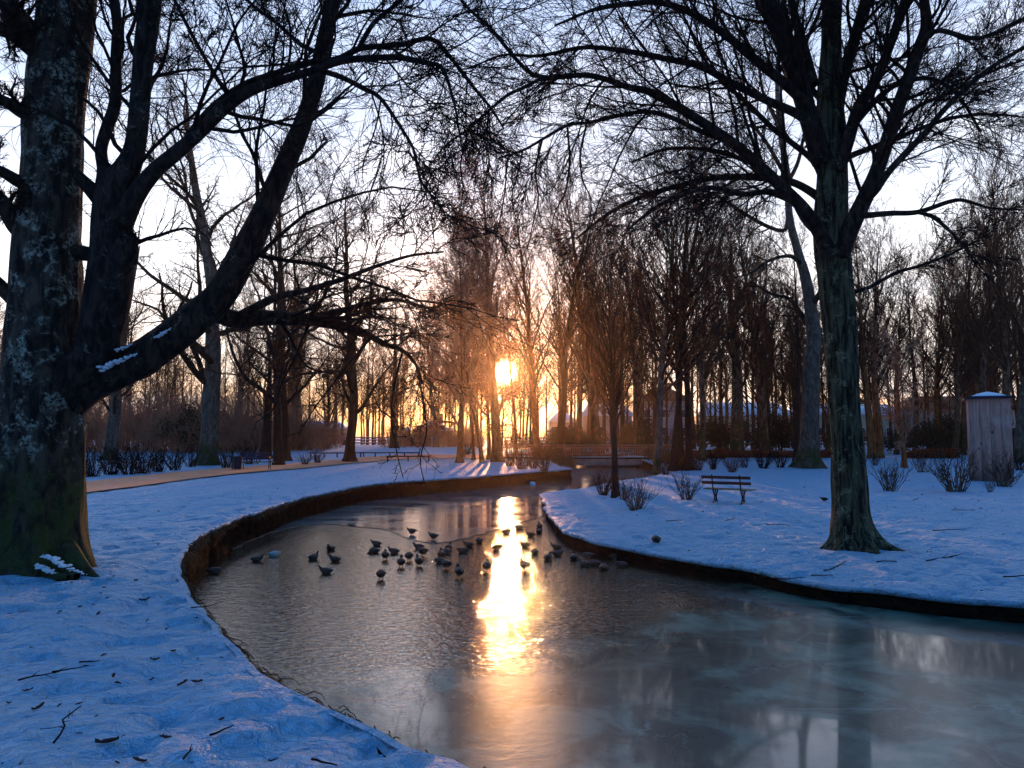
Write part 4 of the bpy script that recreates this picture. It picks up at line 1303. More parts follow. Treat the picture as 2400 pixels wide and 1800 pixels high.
# evergreen clumps
def evergreen_bush(u, v, Y, w, h, label, seed):
    g = np.random.default_rng(seed)
    x = ray(u, v)[0] * Y
    o = empty('evergreen_shrub', (x, Y, ground_h(x, Y)))
    n = 5200
    blobs = g.normal(size=(14, 3)) * np.array([w * 0.30, w * 0.25, h * 0.20]) + np.array([0, 0, h * 0.5])
    C = blobs[g.integers(0, 14, n)] + g.normal(size=(n, 3)) * np.array([w * .11, w * .11, h * .11])
    C = C[C[:, 2] > 0.05]
    leaflets(C, g, 0.11, M['evergreen'], 'foliage', o, np.zeros(3))
    A = Acc()
    for k in range(7):
        a = g.uniform(0, 6.28)
        A.tube([(0.1 * math.cos(a), 0.1 * math.sin(a), 0), (w * .1 * math.cos(a), w * .1 * math.sin(a), h * .35), (w * .25 * math.cos(a), w * .22 * math.sin(a), h * .75)], [0.05, 0.035, 0.015], 5)
    A.build('stem', M['bark_dark'], o)
    tag(o, label, 'shrub', 'evergreen shrubs along the wood edge')
for a_ in [(1682, 1045, 70, 3.6, 3.6, 'dark evergreen shrub left of the thick mossy trunk', 1), (1830, 1045, 72, 4.2, 3.4, 'dark evergreen shrub behind the crooked trunk by the twisted grey tree', 2),
           (2190, 1045, 68, 3.8, 2.8, 'low dark evergreen shrub left of the shelter, nearer the reddish trunks', 3), (2232, 1045, 70, 3.4, 3.4, 'taller dark evergreen shrub touching the left edge of the shelter', 4),
           (1350, 1045, 70, 4.0, 2.6, 'dark evergreen shrub behind the middle of the bridge', 5), (450, 1050, 68, 3.4, 3.8, 'tall dark evergreen behind the street lamp', 6),
           (580, 1050, 74, 4.5, 3.0, 'dark evergreen between the lamp tree and the dark slatted bench', 7), (2390, 1052, 66, 3.0, 2.8, 'dark evergreen shrub right of the wooden shelter', 8),
           (1500, 1045, 72, 4.2, 2.8, 'dark evergreen shrub behind the right half of the bridge', 9)]:
    evergreen_bush(*a_)

# ------------------------------------------------------------------ shrubs on the snow
def shrub_mesh(seed, n, h, spread, r):
    g = np.random.default_rng(seed)
    K = 6
    P = np.empty((n, K, 3))
    a = g.uniform(0, 6.28, n)
    P[:, 0] = np.c_[np.cos(a) * 0.2 * g.random(n), np.sin(a) * 0.2 * g.random(n), np.full(n, -0.05)]
    tilt = g.uniform(0.02, spread, n)
    d = np.c_[np.cos(a) * tilt, np.sin(a) * tilt, np.ones(n)]
    L = h * g.uniform(0.55, 1.0, n)[:, None] / (K - 1)
    for k in range(1, K):
        d = d + g.normal(size=(n, 3)) * 0.14
        d /= np.linalg.norm(d, axis=1, keepdims=True)
        P[:, k] = P[:, k - 1] + d * L
    Rr = np.full((n, K), r) * np.linspace(1.3, 0.55, K)
    b1, b2 = grow(P, Rr, 5, g, (0.3, 0.9), (0.2, 0.4), 4, 0.35, 1.0, 0.05, 0.12, 0.75, r * 0.6, 0.3, r)
    V, F = tubes(P, Rr, 5)
    V2, F2 = tubes(b1, b2, 3)
    return mesh_np('stems', V, F, M['stem_tan']), mesh_np('twigs', V2, F2, M['twig'])
SH = [shrub_mesh(201, 34, 1.0, 0.55, 0.009), shrub_mesh(202, 46, 1.15, 0.75, 0.009), shrub_mesh(203, 26, 0.9, 0.6, 0.008), shrub_mesh(204, 44, 1.2, 0.7, 0.009)]
def shrub(i, u, v, z, sc_, label, dark=False, group=None, wide=1.0):
    x, y, _ = at_z(u, v, z)
    o = empty('bare_shrub', (x, y, ground_h(x, y)), rng.uniform(0, 6.28))
    o.scale = (sc_ * wide, sc_ * wide, sc_)
    link('stems', SH[i][0] if not dark else mesh_with(SH[i][0], 'twig'), o)
    link('twigs', SH[i][1], o)
    tag(o, label, 'shrub', group)
G1 = 'bare shrubs on the right bank'
G2 = 'bare shrubs lining the path on the left'
shrub(0, 1610, 1167, 0.42, 0.98, 'tan many-stemmed shrub immediately left of the iron-legged bench', group=G1)
shrub(1, 1490, 1187, 0.40, 0.85, 'bare shrub right beside the young upright tree, with one long arching twig', group=G1)
shrub(1, 1415, 1160, 0.35, 0.80, 'brown shrub left of the young upright tree on the bank tip', True, G1)
shrub(2, 1462, 1168, 0.38, 0.7, 'small shrub at the very foot of the young upright tree', True, G1)
shrub(0, 2086, 1147, 0.45, 1.25, 'rounded shrub with snow between its stems, just right of the big right trunk', group=G1)
shrub(1, 2240, 1149, 0.45, 1.45, 'widest dense shrub immediately left of the wooden shelter', group=G1)
shrub(2, 2159, 1104, 0.5, 1.35, 'small fan-shaped shrub between the russet small tree and the wide shrub', group=G1)
shrub(0, 2050, 1088, 0.5, 1.1, 'sparse shrub behind the big right trunk, left of the russet small tree', group=G1)
shrub(1, 2352, 1138, 0.45, 1.25, 'shrub standing against the front of the wooden shelter', group=G1)
shrub(2, 2320, 1150, 0.45, 0.5, 'lowest tuft of twigs in the snow below the wooden shelter', group=G1)
shrub(3, 2390, 1098, 0.5, 1.0, 'dark shrub at the edge right of the wooden shelter', True, G1)
k_ = 0
for u, v, s, lab in [(1636, 1098, 1.0, 'low shrub behind the left end of the iron-legged bench'), (1672, 1096, 1.2, 'leafy-looking shrub in the row, second behind the iron-legged bench'),
                     (1716, 1102, 0.95, 'upright shrub standing forward of the row behind the iron-legged bench'), (1745, 1093, 1.15, 'shrub with diagonal stems behind the right end of the iron-legged bench'),
                     (1790, 1094, 1.3, 'tall thin-stemmed shrub midway between the bench and the twisted grey tree'), (1830, 1092, 1.3, 'last shrub of the row before the foot of the twisted grey tree'),
                     (1560, 1104, 0.9, 'low shrub at the foot of the pale smooth trunk'), (2020, 1090, 1.0, 'shrub hidden partly by the right edge of the big right trunk')]:
    shrub((k_ * 3 + 1) % 4, u, v, 0.5, s, lab, True, G1)
    k_ += 1
for u, v, s, lab, i in [(215, 1118, 1.25, 'dark low shrub nearest the great left tree', 3), (262, 1112, 1.35, 'second shrub from the great left tree, tinged green', 1),
                        (300, 1112, 1.2, 'shrub with crossing stems third from the great left tree', 3), (335, 1110, 1.3, 'fourth purple-brown shrub of the left row, densest and darkest', 3),
                        (372, 1106, 1.35, 'fifth shrub of the left row with tall pale stems', 0), (408, 1102, 1.4, 'sixth shrub of the left row with widely spread stems', 0),
                        (448, 1094, 1.35, 'narrow shrub immediately left of the massive grey tree', 2), (532, 1096, 1.4, 'shrub between the massive grey tree and the litter bin', 0),
                        (585, 1088, 1.9, 'tall sparse shrub behind the dark slatted bench', 2)]:
    shrub(i, u, v, 0.6, s, lab, True, G2, 1.15)
for u, v, s, lab, i in [(745, 1086, 0.75, 'low spreading shrub between the bench tree and the path bend', 3), (715, 1090, 0.65, 'flattest shrub right of the bench tree, by the path', 3),
                        (1094, 1072, 1.0, 'bush between the two leaning reddish trunks', 1), (1225, 1100, 1.0, 'snowy tangled bush above the far wall, below the left end of the bridge', 3),
                        (1275, 1104, 0.8, 'bush at the corner of the far wall beside the bridge', 3), (1195, 1092, 0.9, 'bush right of the red-lit trunk below the sun', 3), (1250, 1098, 0.85, 'low bush in the middle of the tangle on the far wall', 1)]:
    shrub(i, u, v, 0.6, s, lab, True, 'low bushes by the far bank', 1.2)

def hedge(u0, u1, v, Y, h, name, label, mat, seed):
    g = np.random.default_rng(seed)
    x0, x1 = ray(u0, v)[0] * Y, ray(u1, v)[0] * Y
    n = int((x1 - x0) * 900)
    C = np.c_[g.uniform(x0, x1, n), Y + g.normal(size=n) * 0.3, np.abs(g.normal(size=n)) * h * 0.42]
    z0 = ground_h((x0 + x1) / 2, Y)
    top = h * (0.7 + 0.5 * vnoise(C[:, 0] * 1.1, C[:, 0] * 0, seed))
    C[:, 2] = z0 + g.random(n) * top
    o = leaflets(C, g, 0.075, M[mat], name, None, np.zeros(3))
    tag(o, label, 'hedge')
M['hedge_orange'] = plain('hedge_orange', (0.50, 0.10, 0.03), (0.22, 0.05, 0.02), 0.7, 2)
hedge(1690, 2010, 1058, 63, 0.62, 'low_hedge', 'low fiery orange-red hedge strip behind the twisted grey tree', 'hedge_orange', 5)
hedge(2125, 2245, 1056, 62, 0.7, 'low_hedge', 'short rust-brown hedge left of the wooden shelter', 'russet_leaf', 6)
hedge(1575, 1700, 1058, 61, 0.75, 'low_hedge', 'dull brown hedge from the bridge end to the mossy trunk', 'russet_leaf', 7)

# ------------------------------------------------------------------ bridge
def bridge():
    Y = 58.0
    o = empty('foot_bridge', (6.2, Y, 0.0))
    tag(o, 'wooden railed footbridge on a pale concrete beam across the canal', 'bridge')
    x0, x1 = -6.7, 6.9
    Acc().box((0, 1.0, 0.72), (x1 - x0, 2.4, 0.10)).build('deck', M['dark_board'], o)
    Acc().box((0.5, -0.16, 0.41), (9.6, 0.30, 0.50), bev=0.02).build('beam', M['concrete'], o)
    Acc().box((0.5, 2.15, 0.41), (9.6, 0.30, 0.50), bev=0.02).build('beam', M['concrete'], o)
    Acc().box((0.4, -0.33, 0.70), (11.0, 0.06, 0.12)).build('edge_board', M['dark_steel'], o)
    Acc().box((0.4, -0.28, 0.80), (12.4, 0.20, 0.05), bev=0.02).build('snow_strip', M['snow_soft'], o)
    for sy in (-0.22, 2.1):
        A = Acc()
        A.box((0.1, sy, 1.66), (x1 - x0, 0.12, 0.07), bev=0.01)
        A.box((0.1, sy, 1.50), (x1 - x0, 0.05, 0.08))
        A.box((0.1, sy, 0.95), (x1 - x0, 0.05, 0.08))
        A.build('handrail', M['bridge_wood'], o)
        B = Acc()
        for k in range(86):
            B.box((x0 + 0.15 + k * 0.157, sy - 0.03, 1.22), (0.055, 0.03, 0.66))
        B.build('balusters', M['bridge_wood'], o)
        for k in range(7):
            Acc().box((x0 + 0.1 + k * 2.23, sy + 0.075, 1.22), (0.13, 0.10, 0.98), bev=0.01).build('post', M['bridge_wood'], o)
    Acc().box((-3.9, 0.9, 0.20), (1.2, 2.8, 0.9), bev=0.05).build('abutment', M['stone'], o)
    Acc().box((5.3, 0.9, 0.20), (1.2, 2.8, 0.9), bev=0.05).build('abutment', M['stone'], o)
bridge()

# ------------------------------------------------------------------ benches, bin, lamp, shelter
def iron_bench():
    x, y, _ = at_z(1708, 1175, 0.42)
    z = ground_h(x, y)
    o = empty('park_bench', (x, y, z - 0.02), R(-33))
    tag(o, 'iron-legged park bench with red-brown backrest boards and pale seat on the right bank', 'bench')
    # local: x along the bench, +y is the side people face, z up
    Lb_ = 1.42
    for yy, zz in ((-0.235, 0.78), (-0.195, 0.62)):
        Acc().box((-0.02, yy + 0.03, zz), (Lb_, 0.03, 0.085), rx=R(14), bev=0.008).build('backrest_board', M['board_red'], o)
    for k, yy in enumerate((-0.13, -0.02, 0.09, 0.20)):
        Acc().box((0.02, yy, 0.438), (Lb_, 0.098, 0.03), bev=0.008).build('seat_board', M['board_tan'], o)
    for sx in (-0.40, 0.40):
        A = Acc()
        r = 0.017
        c = lambda pts, rr=r, n=18: A.tube(np.c_[np.full(n, sx), catmull(np.array(pts, float), n)], rr, 6)
        # back post, running down into the hind scroll leg
        c([(-0.30, 0.83), (-0.275, 0.85), (-0.25, 0.82), (-0.225, 0.70), (-0.185, 0.55), (-0.165, 0.44), (-0.14, 0.36), (-0.06, 0.27), (-0.035, 0.20), (-0.07, 0.12), (-0.16, 0.05), (-0.24, 0.01)], 0.020, 40)
        c([(0.25, 0.42), (0.24, 0.36), (0.16, 0.28), (0.12, 0.20), (0.15, 0.12), (0.22, 0.05), (0.30, 0.01)], 0.020, 24)
        A.box((sx, 0.04, 0.415), (0.03, 0.44, 0.022))
        for cy in (-0.055, 0.125):     # the two hearts under the seat
            c([(cy + 0.055, 0.40), (cy + 0.06, 0.345), (cy, 0.30), (cy - 0.06, 0.345), (cy - 0.055, 0.40)], 0.011, 14)
        for cz, rr in ((0.205, 0.036), (0.115, 0.03), (0.27, 0.022)):
            th = np.linspace(0, 2 * math.pi, 15)
            A.tube(np.c_[np.full(15, sx), 0.04 + rr * np.cos(th), cz + rr * np.sin(th)], 0.010, 5, cap=False)
        for s_ in (-1, 1):
            c([(0.04 + s_ * 0.02, 0.05), (0.04 + s_ * 0.09, 0.045), (0.04 + s_ * 0.17, 0.015)], 0.011, 8)
            c([(0.04, 0.27), (0.04 + s_ * 0.07, 0.235), (0.04 + s_ * 0.075, 0.20)], 0.010, 8)
        c([(0.04, 0.085), (0.04, 0.04), (0.04, 0.0)], 0.012, 5)
        A.build('iron_leg', M['iron'], o, True)
iron_bench()

def slat_bench():
    x, y, _ = at_z(600, 1102, 0.6)
    z = ground_h(x, y)
    o = empty('park_bench', (x, y, z - 0.02), R(188))
    tag(o, 'dark slatted bench beside the litter bin on the far side of the orange path', 'bench')
    for k, zz in enumerate((0.60, 0.72, 0.84)):
        Acc().box((0.12, -0.26 - 0.03 * k, zz), (1.5, 0.03, 0.105), rx=R(14), bev=0.01).build('backrest_board', M['navy'], o)
    for yy in (-0.14, 0.0, 0.14):
        Acc().box((0.0, yy, 0.44), (1.7, 0.12, 0.04), bev=0.01).build('seat_board', M['dark_board'], o)
    for sx in (-0.66, 0.66):
        A = Acc()
        A.tube([(sx, -0.34, 0.90), (sx, -0.24, 0.5), (sx, -0.20, 0.40), (sx, -0.26, 0.0)], 0.024, 6)
        A.tube([(sx, 0.20, 0.62), (sx, 0.24, 0.45), (sx, 0.20, 0.0)], 0.024, 6)
        A.tube([(sx, -0.27, 0.62), (sx, -0.05, 0.66), (sx, 0.20, 0.62)], 0.024, 6)
        A.tube([(sx, -0.20, 0.40), (sx, 0.22, 0.40)], 0.02, 6)
        A.build('leg', M['iron'], o, True)
slat_bench()

def bin_():
    x, y, _ = at_z(556, 1103, 0.6)
    o = empty('litter_bin', (x, y, ground_h(x, y)), 0.2)
    tag(o, 'dark blue litter bin on a post at the left end of the slatted bench', 'litter bin')
    A = Acc()
    A.tube([(0, 0, 0.08), (0, 0, 0.12), (0, 0, 0.66), (0, 0, 0.70)], [0.17, 0.19, 0.215, 0.205], 20)
    A.build('body', M['navy'], o, True)
    th = np.linspace(0, 2 * math.pi, 25)
    Acc().tube(np.c_[0.212 * np.cos(th), 0.212 * np.sin(th), np.full(25, 0.70)], 0.014, 6, cap=False).build('rim', M['iron'], o, True)
    A = Acc()
    A.tube([(-0.25, 0.05, -0.05), (-0.25, 0.05, 0.98)], 0.03, 10)
    A.box((-0.14, 0.05, 0.5), (0.22, 0.03, 0.04))
    A.build('post', M['iron'], o, True)
bin_()

def street_lamp(u, v, Y, H, label):
    x = ray(u, v)[0] * Y
    o = empty('street_lamp', (x, Y, ground_h(x, Y)))
    tag(o, label, 'lamp')
    Acc().tube([(0, 0, 0), (0, 0, 0.7), (0, 0, 0.75), (0, 0, H - 0.5)], [0.09, 0.09, 0.055, 0.045], 12).build('pole', M['lamp_white'], o, True)
    Acc().tube([(0, 0, H - 0.5), (0, 0, H - 0.45), (0, 0, H - 0.1), (0, 0, H - 0.06)], [0.10, 0.16, 0.22, 0.20], 16).build('lamp_glass', M['lamp_white'], o, True)
    Acc().tube([(0, 0, H - 0.06), (0, 0, H), (0, 0, H + 0.06)], [0.42, 0.30, 0.05], 20).build('lamp_shade', M['iron'], o, True)
    Acc().tube([(0, 0, H + 0.03), (0, 0, H + 0.09), (0, 0, H + 0.12)], [0.31, 0.20, 0.04], 16).build('snow_cap', M['snow_soft'], o, True)
street_lamp(483, 1060, 54, 3.0, 'white park lamp with snow on its shade beside the massive grey tree')

def shelter():
    Y = 32.5
    x = ray(2330, 1125)[0] * Y
    z = ground_h(x, Y)
    W, H = 1.50, 3.50
    o = empty('wooden_shelter', (x + 0.3, Y + 0.7, z - 0.03), R(-27))
    tag(o, 'tall weathered plank winter box with snow on its low roof at the right', 'shelter')
    for s_, nm in ((0, 0), (1, 1), (2, 2), (3, 3)):
        A = Acc()
        a = s_ * math.pi / 2
        n = 4
        ws = W / n
        for k in range(n):
            lx = -W / 2 + ws * (k + 0.5)
            dy = 0.004 * math.sin(k * 7.1 + s_)
            c0 = np.array([lx, -W / 2 + dy, H / 2 + 0.02])
            c1 = (c0[0] * math.cos(a) - c0[1] * math.sin(a), c0[0] * math.sin(a) + c0[1] * math.cos(a), c0[2] + 0.008 * math.sin(k * 3.3))
            A.box(c1, (ws - 0.007, 0.035, H), rz=a, bev=0.006)
        A.build('plank_wall', M['planks'], o)
    Acc().box((0, 0, H / 2), (W - 0.06, W - 0.06, H - 0.04)).build('core', M['dark_board'], o)
    e = W / 2 + 0.13
    A = Acc()
    A.add([(-e, -e, H), (e, -e, H), (e, e, H), (-e, e, H), (-e, -e, H + 0.07), (e, -e, H + 0.07), (e, e, H + 0.07), (-e, e, H + 0.07), (0, 0, H + 0.26)],
          [np.array([[0, 1, 2, 3], [0, 4, 5, 1], [1, 5, 6, 2], [2, 6, 7, 3], [3, 7, 4, 0]]), np.array([[4, 8, 5], [5, 8, 6], [6, 8, 7], [7, 8, 4]])])
    A.build('roof', M['navy'], o)
    n = 9
    g = np.linspace(-1, 1, 15)
    GX, GY = np.meshgrid(g, g)
    rr = np.maximum(abs(GX), abs(GY))
    zz = H + 0.075 + 0.19 * (1 - rr) + 0.05 * (1 - rr ** 4) + 0.02 * (vnoise(GX * 3 + 9, GY * 3 + 9, 4) - 0.5) * (1 - rr)
    e2 = e * 0.80
    J = np.arange(225).reshape(15, 15)
    V = np.stack([GX.ravel() * e2, GY.ravel() * e2, zz.ravel() - 0.0 + 0.02], 1)
    V[rr.ravel() > 0.99, 2] -= 0.04
    link('snow_cap', mesh_np('snow_cap', V, np.stack([J[:-1, :-1], J[:-1, 1:], J[1:, 1:], J[1:, :-1]], -1).reshape(-1, 4), M['snow_soft']), o)
shelter()

# low rails and marker pole on the far left lawn
def rail(u0, u1, v, Y, label, posts, z=0.0, double=False):
    x0, x1 = ray(u0, v)[0] * Y, ray(u1, v)[0] * Y
    z0 = ground_h((x0 + x1) / 2, Y)
    o = empty('low_rail', ((x0 + x1) / 2, Y, z0))
    L = x1 - x0
    A = Acc().box((0, 0, 0.36), (L, 0.07, 0.09), bev=0.01)
    A.build('rail', M['dark_steel'], o)
    for k in range(posts):
        Acc().box((-L / 2 + 0.1 + (L - 0.2) * k / (posts - 1), 0.05, 0.18), (0.09, 0.03 + 0.04, 0.40)).build('post', M['dark_steel'], o)
    tag(o, label, 'rail')
rail(725, 855, 1060, 60, 'dark low rail across the far lawn left of the path-bend tree', 5)
rail(842, 985, 1060, 60, 'dark low rail right of the path-bend tree, ending near the marker pole', 5)
rail(905, 1008, 1070, 53, 'short low rail closest to the thin marker pole', 3)
x, y, _ = at_z(1012, 1088, 0.6)
o = empty('marker_pole', (x, y, ground_h(x, y)))
Acc().tube([(0, 0, 0), (0, 0, 1.7)], 0.025, 8).build('pole', M['lamp_white'], o)
Acc().box((0, -0.03, 1.62), (0.10, 0.02, 0.16)).build('plate', M['lamp_white'], o)
tag(o, 'thin pale marker pole on the bank beside the short low rail', 'pole')

# ------------------------------------------------------------------ garden wall, cars and houses beyond the park
def garden_wall():
    Y = 92
    zb = 1.22
    x0, x1 = ray(955, 1030)[0] * Y, ray(1120, 1030)[0] * Y
    o = empty('garden_wall', ((x0 + x1) / 2, Y, zb))
    L = x1 - x0
    for cx, ww in ((-L / 4 - 0.5, L / 2 - 1.4), (L / 4 + 0.6, L / 2 - 1.6)):
        Acc().box((cx, 0, 0.65), (ww, 0.3, 1.3), bev=0.02).build('wall_panel', M['stone'], o)
        Acc().box((cx, 0, 1.34), (ww, 0.4, 0.09), bev=0.03).build('snow_cap', M['snow_soft'], o)
    for cx in (-L / 2, -0.9, 0.9, L / 2):
        Acc().box((cx, -0.02, 0.95), (0.55, 0.5, 1.9), bev=0.02).build('pillar', M['stone'], o)
        A = Acc().ball((cx, 0, 1.95), (0.42, 0.38, 0.3))
        A.build('pillar_cap', M['snow_soft'], o, True)
    A = Acc()
    for k in range(9):
        A.tube([(-0.58 + k * 0.145, 0, 0.1), (-0.58 + k * 0.145, 0, 1.5)], 0.015, 5)
    A.box((0, 0, 1.35), (1.25, 0.04, 0.05))
    A.box((0, 0, 0.25), (1.25, 0.04, 0.05))
    A.build('gate', M['iron'], o)
    tag(o, 'brown stone garden wall with capped gate pillars and snow along its top', 'wall')
garden_wall()

def fence(u0, u1, Y, zb, label, mat, h=1.1):
    x0, x1 = ray(u0, 1035)[0] * Y, ray(u1, 1035)[0] * Y
    o = empty('wooden_fence', ((x0 + x1) / 2, Y, zb))
    L = x1 - x0
    for zz in (0.25, 0.6, 0.95):
        Acc().box((0, 0, zz), (L, 0.04, 0.13)).build('fence_rail', M[mat], o)
        Acc().box((0, 0, zz + 0.08), (L, 0.05, 0.03)).build('snow_strip', M['snow_soft'], o)
    n = int(L / 2.4) + 1
    for k in range(n):
        Acc().box((-L / 2 + k * L / (n - 1), 0.06, h / 2), (0.14, 0.1, h), bev=0.01).build('post', M[mat], o)
    tag(o, label, 'fence')
fence(1590, 2395, 88, 1.25, 'long dark rail fence with snow on it behind the right wood', 'dark_board')
fence(1185, 1420, 86, 1.25, 'brown rail fence seen through the trees behind the bridge', 'bridge_wood')
fence(690, 950, 98, 1.3, 'low fence behind the parked cars beyond the far lawn', 'stone')

def car(u, Y, mat, label, L=4.2):
    x = ray(u, 1034)[0] * Y
    o = empty('parked_car', (x, Y, 1.28), R(4))
    prof = np.array([(-2.1, .35), (-2.1, .75), (-1.95, .92), (-1.3, 1.0), (-0.75, 1.42), (0.6, 1.46), (1.3, 1.05), (2.0, .92), (2.12, .62), (2.1, .35)])
    V = []
    for yy, ins_ in ((-0.83, 0.0), (-0.70, 1), (0.70, 1), (0.83, 0.0)):
        for (a, b_) in prof:
            V.append((a, yy, b_ if not (ins_ == 0 and b_ > 1.1) else 1.0 + (b_ - 1.0) * 0.75))
    n = len(prof)
    Fq = [[k * n + i, k * n + (i + 1) % n, (k + 1) * n + (i + 1) % n, (k + 1) * n + i] for k in range(3) for i in range(n)]
    A = Acc().add(V, np.array(Fq))
    A.add(np.array([V[i] for i in range(n)]), np.array([list(range(n))]))
    A.add(np.array([V[3 * n + i] for i in range(n)]), np.array([list(range(n))]))
    A.build('body', M[mat], o)
    Acc().box((-0.05, -0.835, 1.18), (1.5, 0.03, 0.30), bev=0.01).build('window', M['glass'], o)
    Acc().box((-0.1, 0, 1.475), (1.25, 1.3, 0.06), bev=0.025).build('roof_snow', M['snow_soft'], o)
    for sx in (-1.35, 1.35):
        for sy in (-0.78, 0.78):
            w_ = Acc().tube([(sx, sy - 0.1, 0.32), (sx, sy + 0.1, 0.32)], 0.32, 16).build('wheel', M['rubber'], o)
    tag(o, label, 'car', 'cars parked beyond the far lawn')
car(735, 94, 'car_white', 'white parked car with snow on its roof, left of the two beyond the lawn')
car(782, 95, 'car_grey', 'grey parked car with snow on its roof, right of the two beyond the lawn')

def house(u0, u1, Y, top_v, eave_v, mat, roofm, label, zb=1.7, gable=False, snow=True, nw=6):
    x0, x1 = ray(u0, 900)[0] * Y, ray(u1, 900)[0] * Y
    he = at_y(1200, eave_v, Y)[2] - zb
    ht = at_y(1200, top_v, Y)[2] - zb
    L, Dp = x1 - x0, 9.0
    o = empty('house', ((x0 + x1) / 2, Y + Dp / 2, zb))
    Acc().box((0, 0, he / 2), (L, Dp, he)).build('wall', M[mat], o)
    e = 0.5
    if gable:
        V = [(-L / 2 - e, -Dp / 2 - e, he), (L / 2 + e, -Dp / 2 - e, he), (L / 2 + e, Dp / 2 + e, he), (-L / 2 - e, Dp / 2 + e, he), (0, -Dp / 2 - e, ht), (0, Dp / 2 + e, ht)]
        Fc = [np.array([[1, 2, 5, 4], [3, 0, 4, 5], [0, 3, 2, 1]]), np.array([[0, 1, 4], [2, 3, 5]])]
    else:
        V = [(-L / 2 - e, -Dp / 2 - e, he), (L / 2 + e, -Dp / 2 - e, he), (L / 2 + e, Dp / 2 + e, he), (-L / 2 - e, Dp / 2 + e, he), (-L / 2 + 1.5, 0, ht), (L / 2 - 1.5, 0, ht)]
        Fc = [np.array([[0, 1, 5, 4], [2, 3, 4, 5], [0, 3, 2, 1]]), np.array([[1, 2, 5], [3, 0, 4]])]
    Acc().add(V, Fc).build('roof', M['snow_soft' if snow else roofm], o)
    Acc().box((L * 0.2, 0.5, ht + 0.2), (0.8, 0.6, 1.4)).build('chimney', M['roof_red'], o)
    rows = max(1, int(he / 2.9))
    for r_ in range(rows):
        for k in range(nw):
            wx = -L / 2 + L * (k + 0.5) / nw
            wz = 1.5 + r_ * 2.8
            f = Acc().box((wx, -Dp / 2 - 0.01, wz), (1.2, 0.08, 1.4)).build('window', M['lamp_white'], o)
            Acc().box((wx, -Dp / 2 - 0.03, wz), (1.0, 0.08, 1.2)).build('pane', M['glass'], f)
    tag(o, label, 'house')
house(1495, 1620, 122, 905, 940, 'wall_white', 'roof_red', 'white house with red-brown gable behind the black leaning tree', gable=True, snow=False, nw=3)
house(1650, 1860, 126, 940, 975, 'wall_cream', 'roof_red', 'long cream house with snowy roof behind the thick mossy trunk', nw=8)
house(1870, 2130, 128, 945, 972, 'wall_cream', 'roof_red', 'warm cream house behind the big right trunk', nw=8)
house(2150, 2420, 125, 925, 960, 'wall_pink', 'roof_red', 'pinkish house behind the wooden shelter', snow=False, nw=8)
house(1290, 1350, 112, 960, 990, 'wall_white', 'roof_red', 'small house with blue-white snowy roof behind the leaning trees left of the bridge middle', nw=3)
house(1370, 1480, 116, 930, 975, 'wall_white', 'roof_red', 'white house behind the broad trees at the bridge middle', nw=4)
house(975, 1045, 104, 983, 1010, 'wall_pink', 'roof_red', 'low house with snow-covered roof behind the garden wall', nw=3)
house(640, 800, 130, 985, 1005, 'wall_cream', 'roof_red', 'cream house low behind the parked cars', nw=6)
house(300, 520, 135, 960, 985, 'wall_pink', 'roof_red', 'house hidden behind the brown copse by the lamp', nw=7, snow=False)

# ------------------------------------------------------------------ ducks
def duck_material(name, head, breast, side, backc, tail):
    m, nt, b, oc = new_mat(name)
    sp_ = nt.nodes.new('ShaderNodeSeparateXYZ')
    nt.links.new(oc, sp_.inputs[0])
    X, Z = sp_.outputs[0], sp_.outputs[2]
    f = noise(nt, mapping(nt, oc, (1, 1, 1)), 45, 4, 0.6)
    c = mix(nt, smooth(nt, Z, 0.09, 0.12), side, backc)
    c = mix(nt, smooth(nt, X, 0.06, 0.10), c, breast)
    c = mix(nt, smooth(nt, X, -0.14, -0.17), c, tail)
    hd = mth(nt, 'MULTIPLY', smooth(nt, Z, 0.140, 0.150), smooth(nt, X, 0.04, 0.06))
    c = mix(nt, hd, c, head)
    c = mix(nt, smooth(nt, f, 0.45, 0.7, 0, 0.6), c, tuple(0.35 * v for v in side))
    nt.links.new(c, b.inputs['Base Color'])
    b.inputs['Roughness'].default_value = 0.6
    bump(nt, b, f, 0.5, 0.004)
    return m
M['drake'] = duck_material('drake_plumage', (0.010, 0.035, 0.025), (0.04, 0.014, 0.01), (0.09, 0.065, 0.05), (0.035, 0.022, 0.018), (0.012, 0.010, 0.010))
M['hen'] = duck_material('hen_plumage', (0.06, 0.028, 0.016), (0.08, 0.034, 0.018), (0.09, 0.042, 0.022), (0.045, 0.022, 0.013), (0.06, 0.034, 0.022))
M['pale_duck'] = duck_material('pale_plumage', (0.5, 0.5, 0.46), (0.5, 0.5, 0.46), (0.6, 0.6, 0.56), (0.5, 0.5, 0.46), (0.4, 0.4, 0.38))
M['bill'] = plain('bill', (0.22, 0.15, 0.03), None, 0.4, 30)
M['duck_leg'] = plain('duck_leg', (0.45, 0.14, 0.03), None, 0.5, 30)

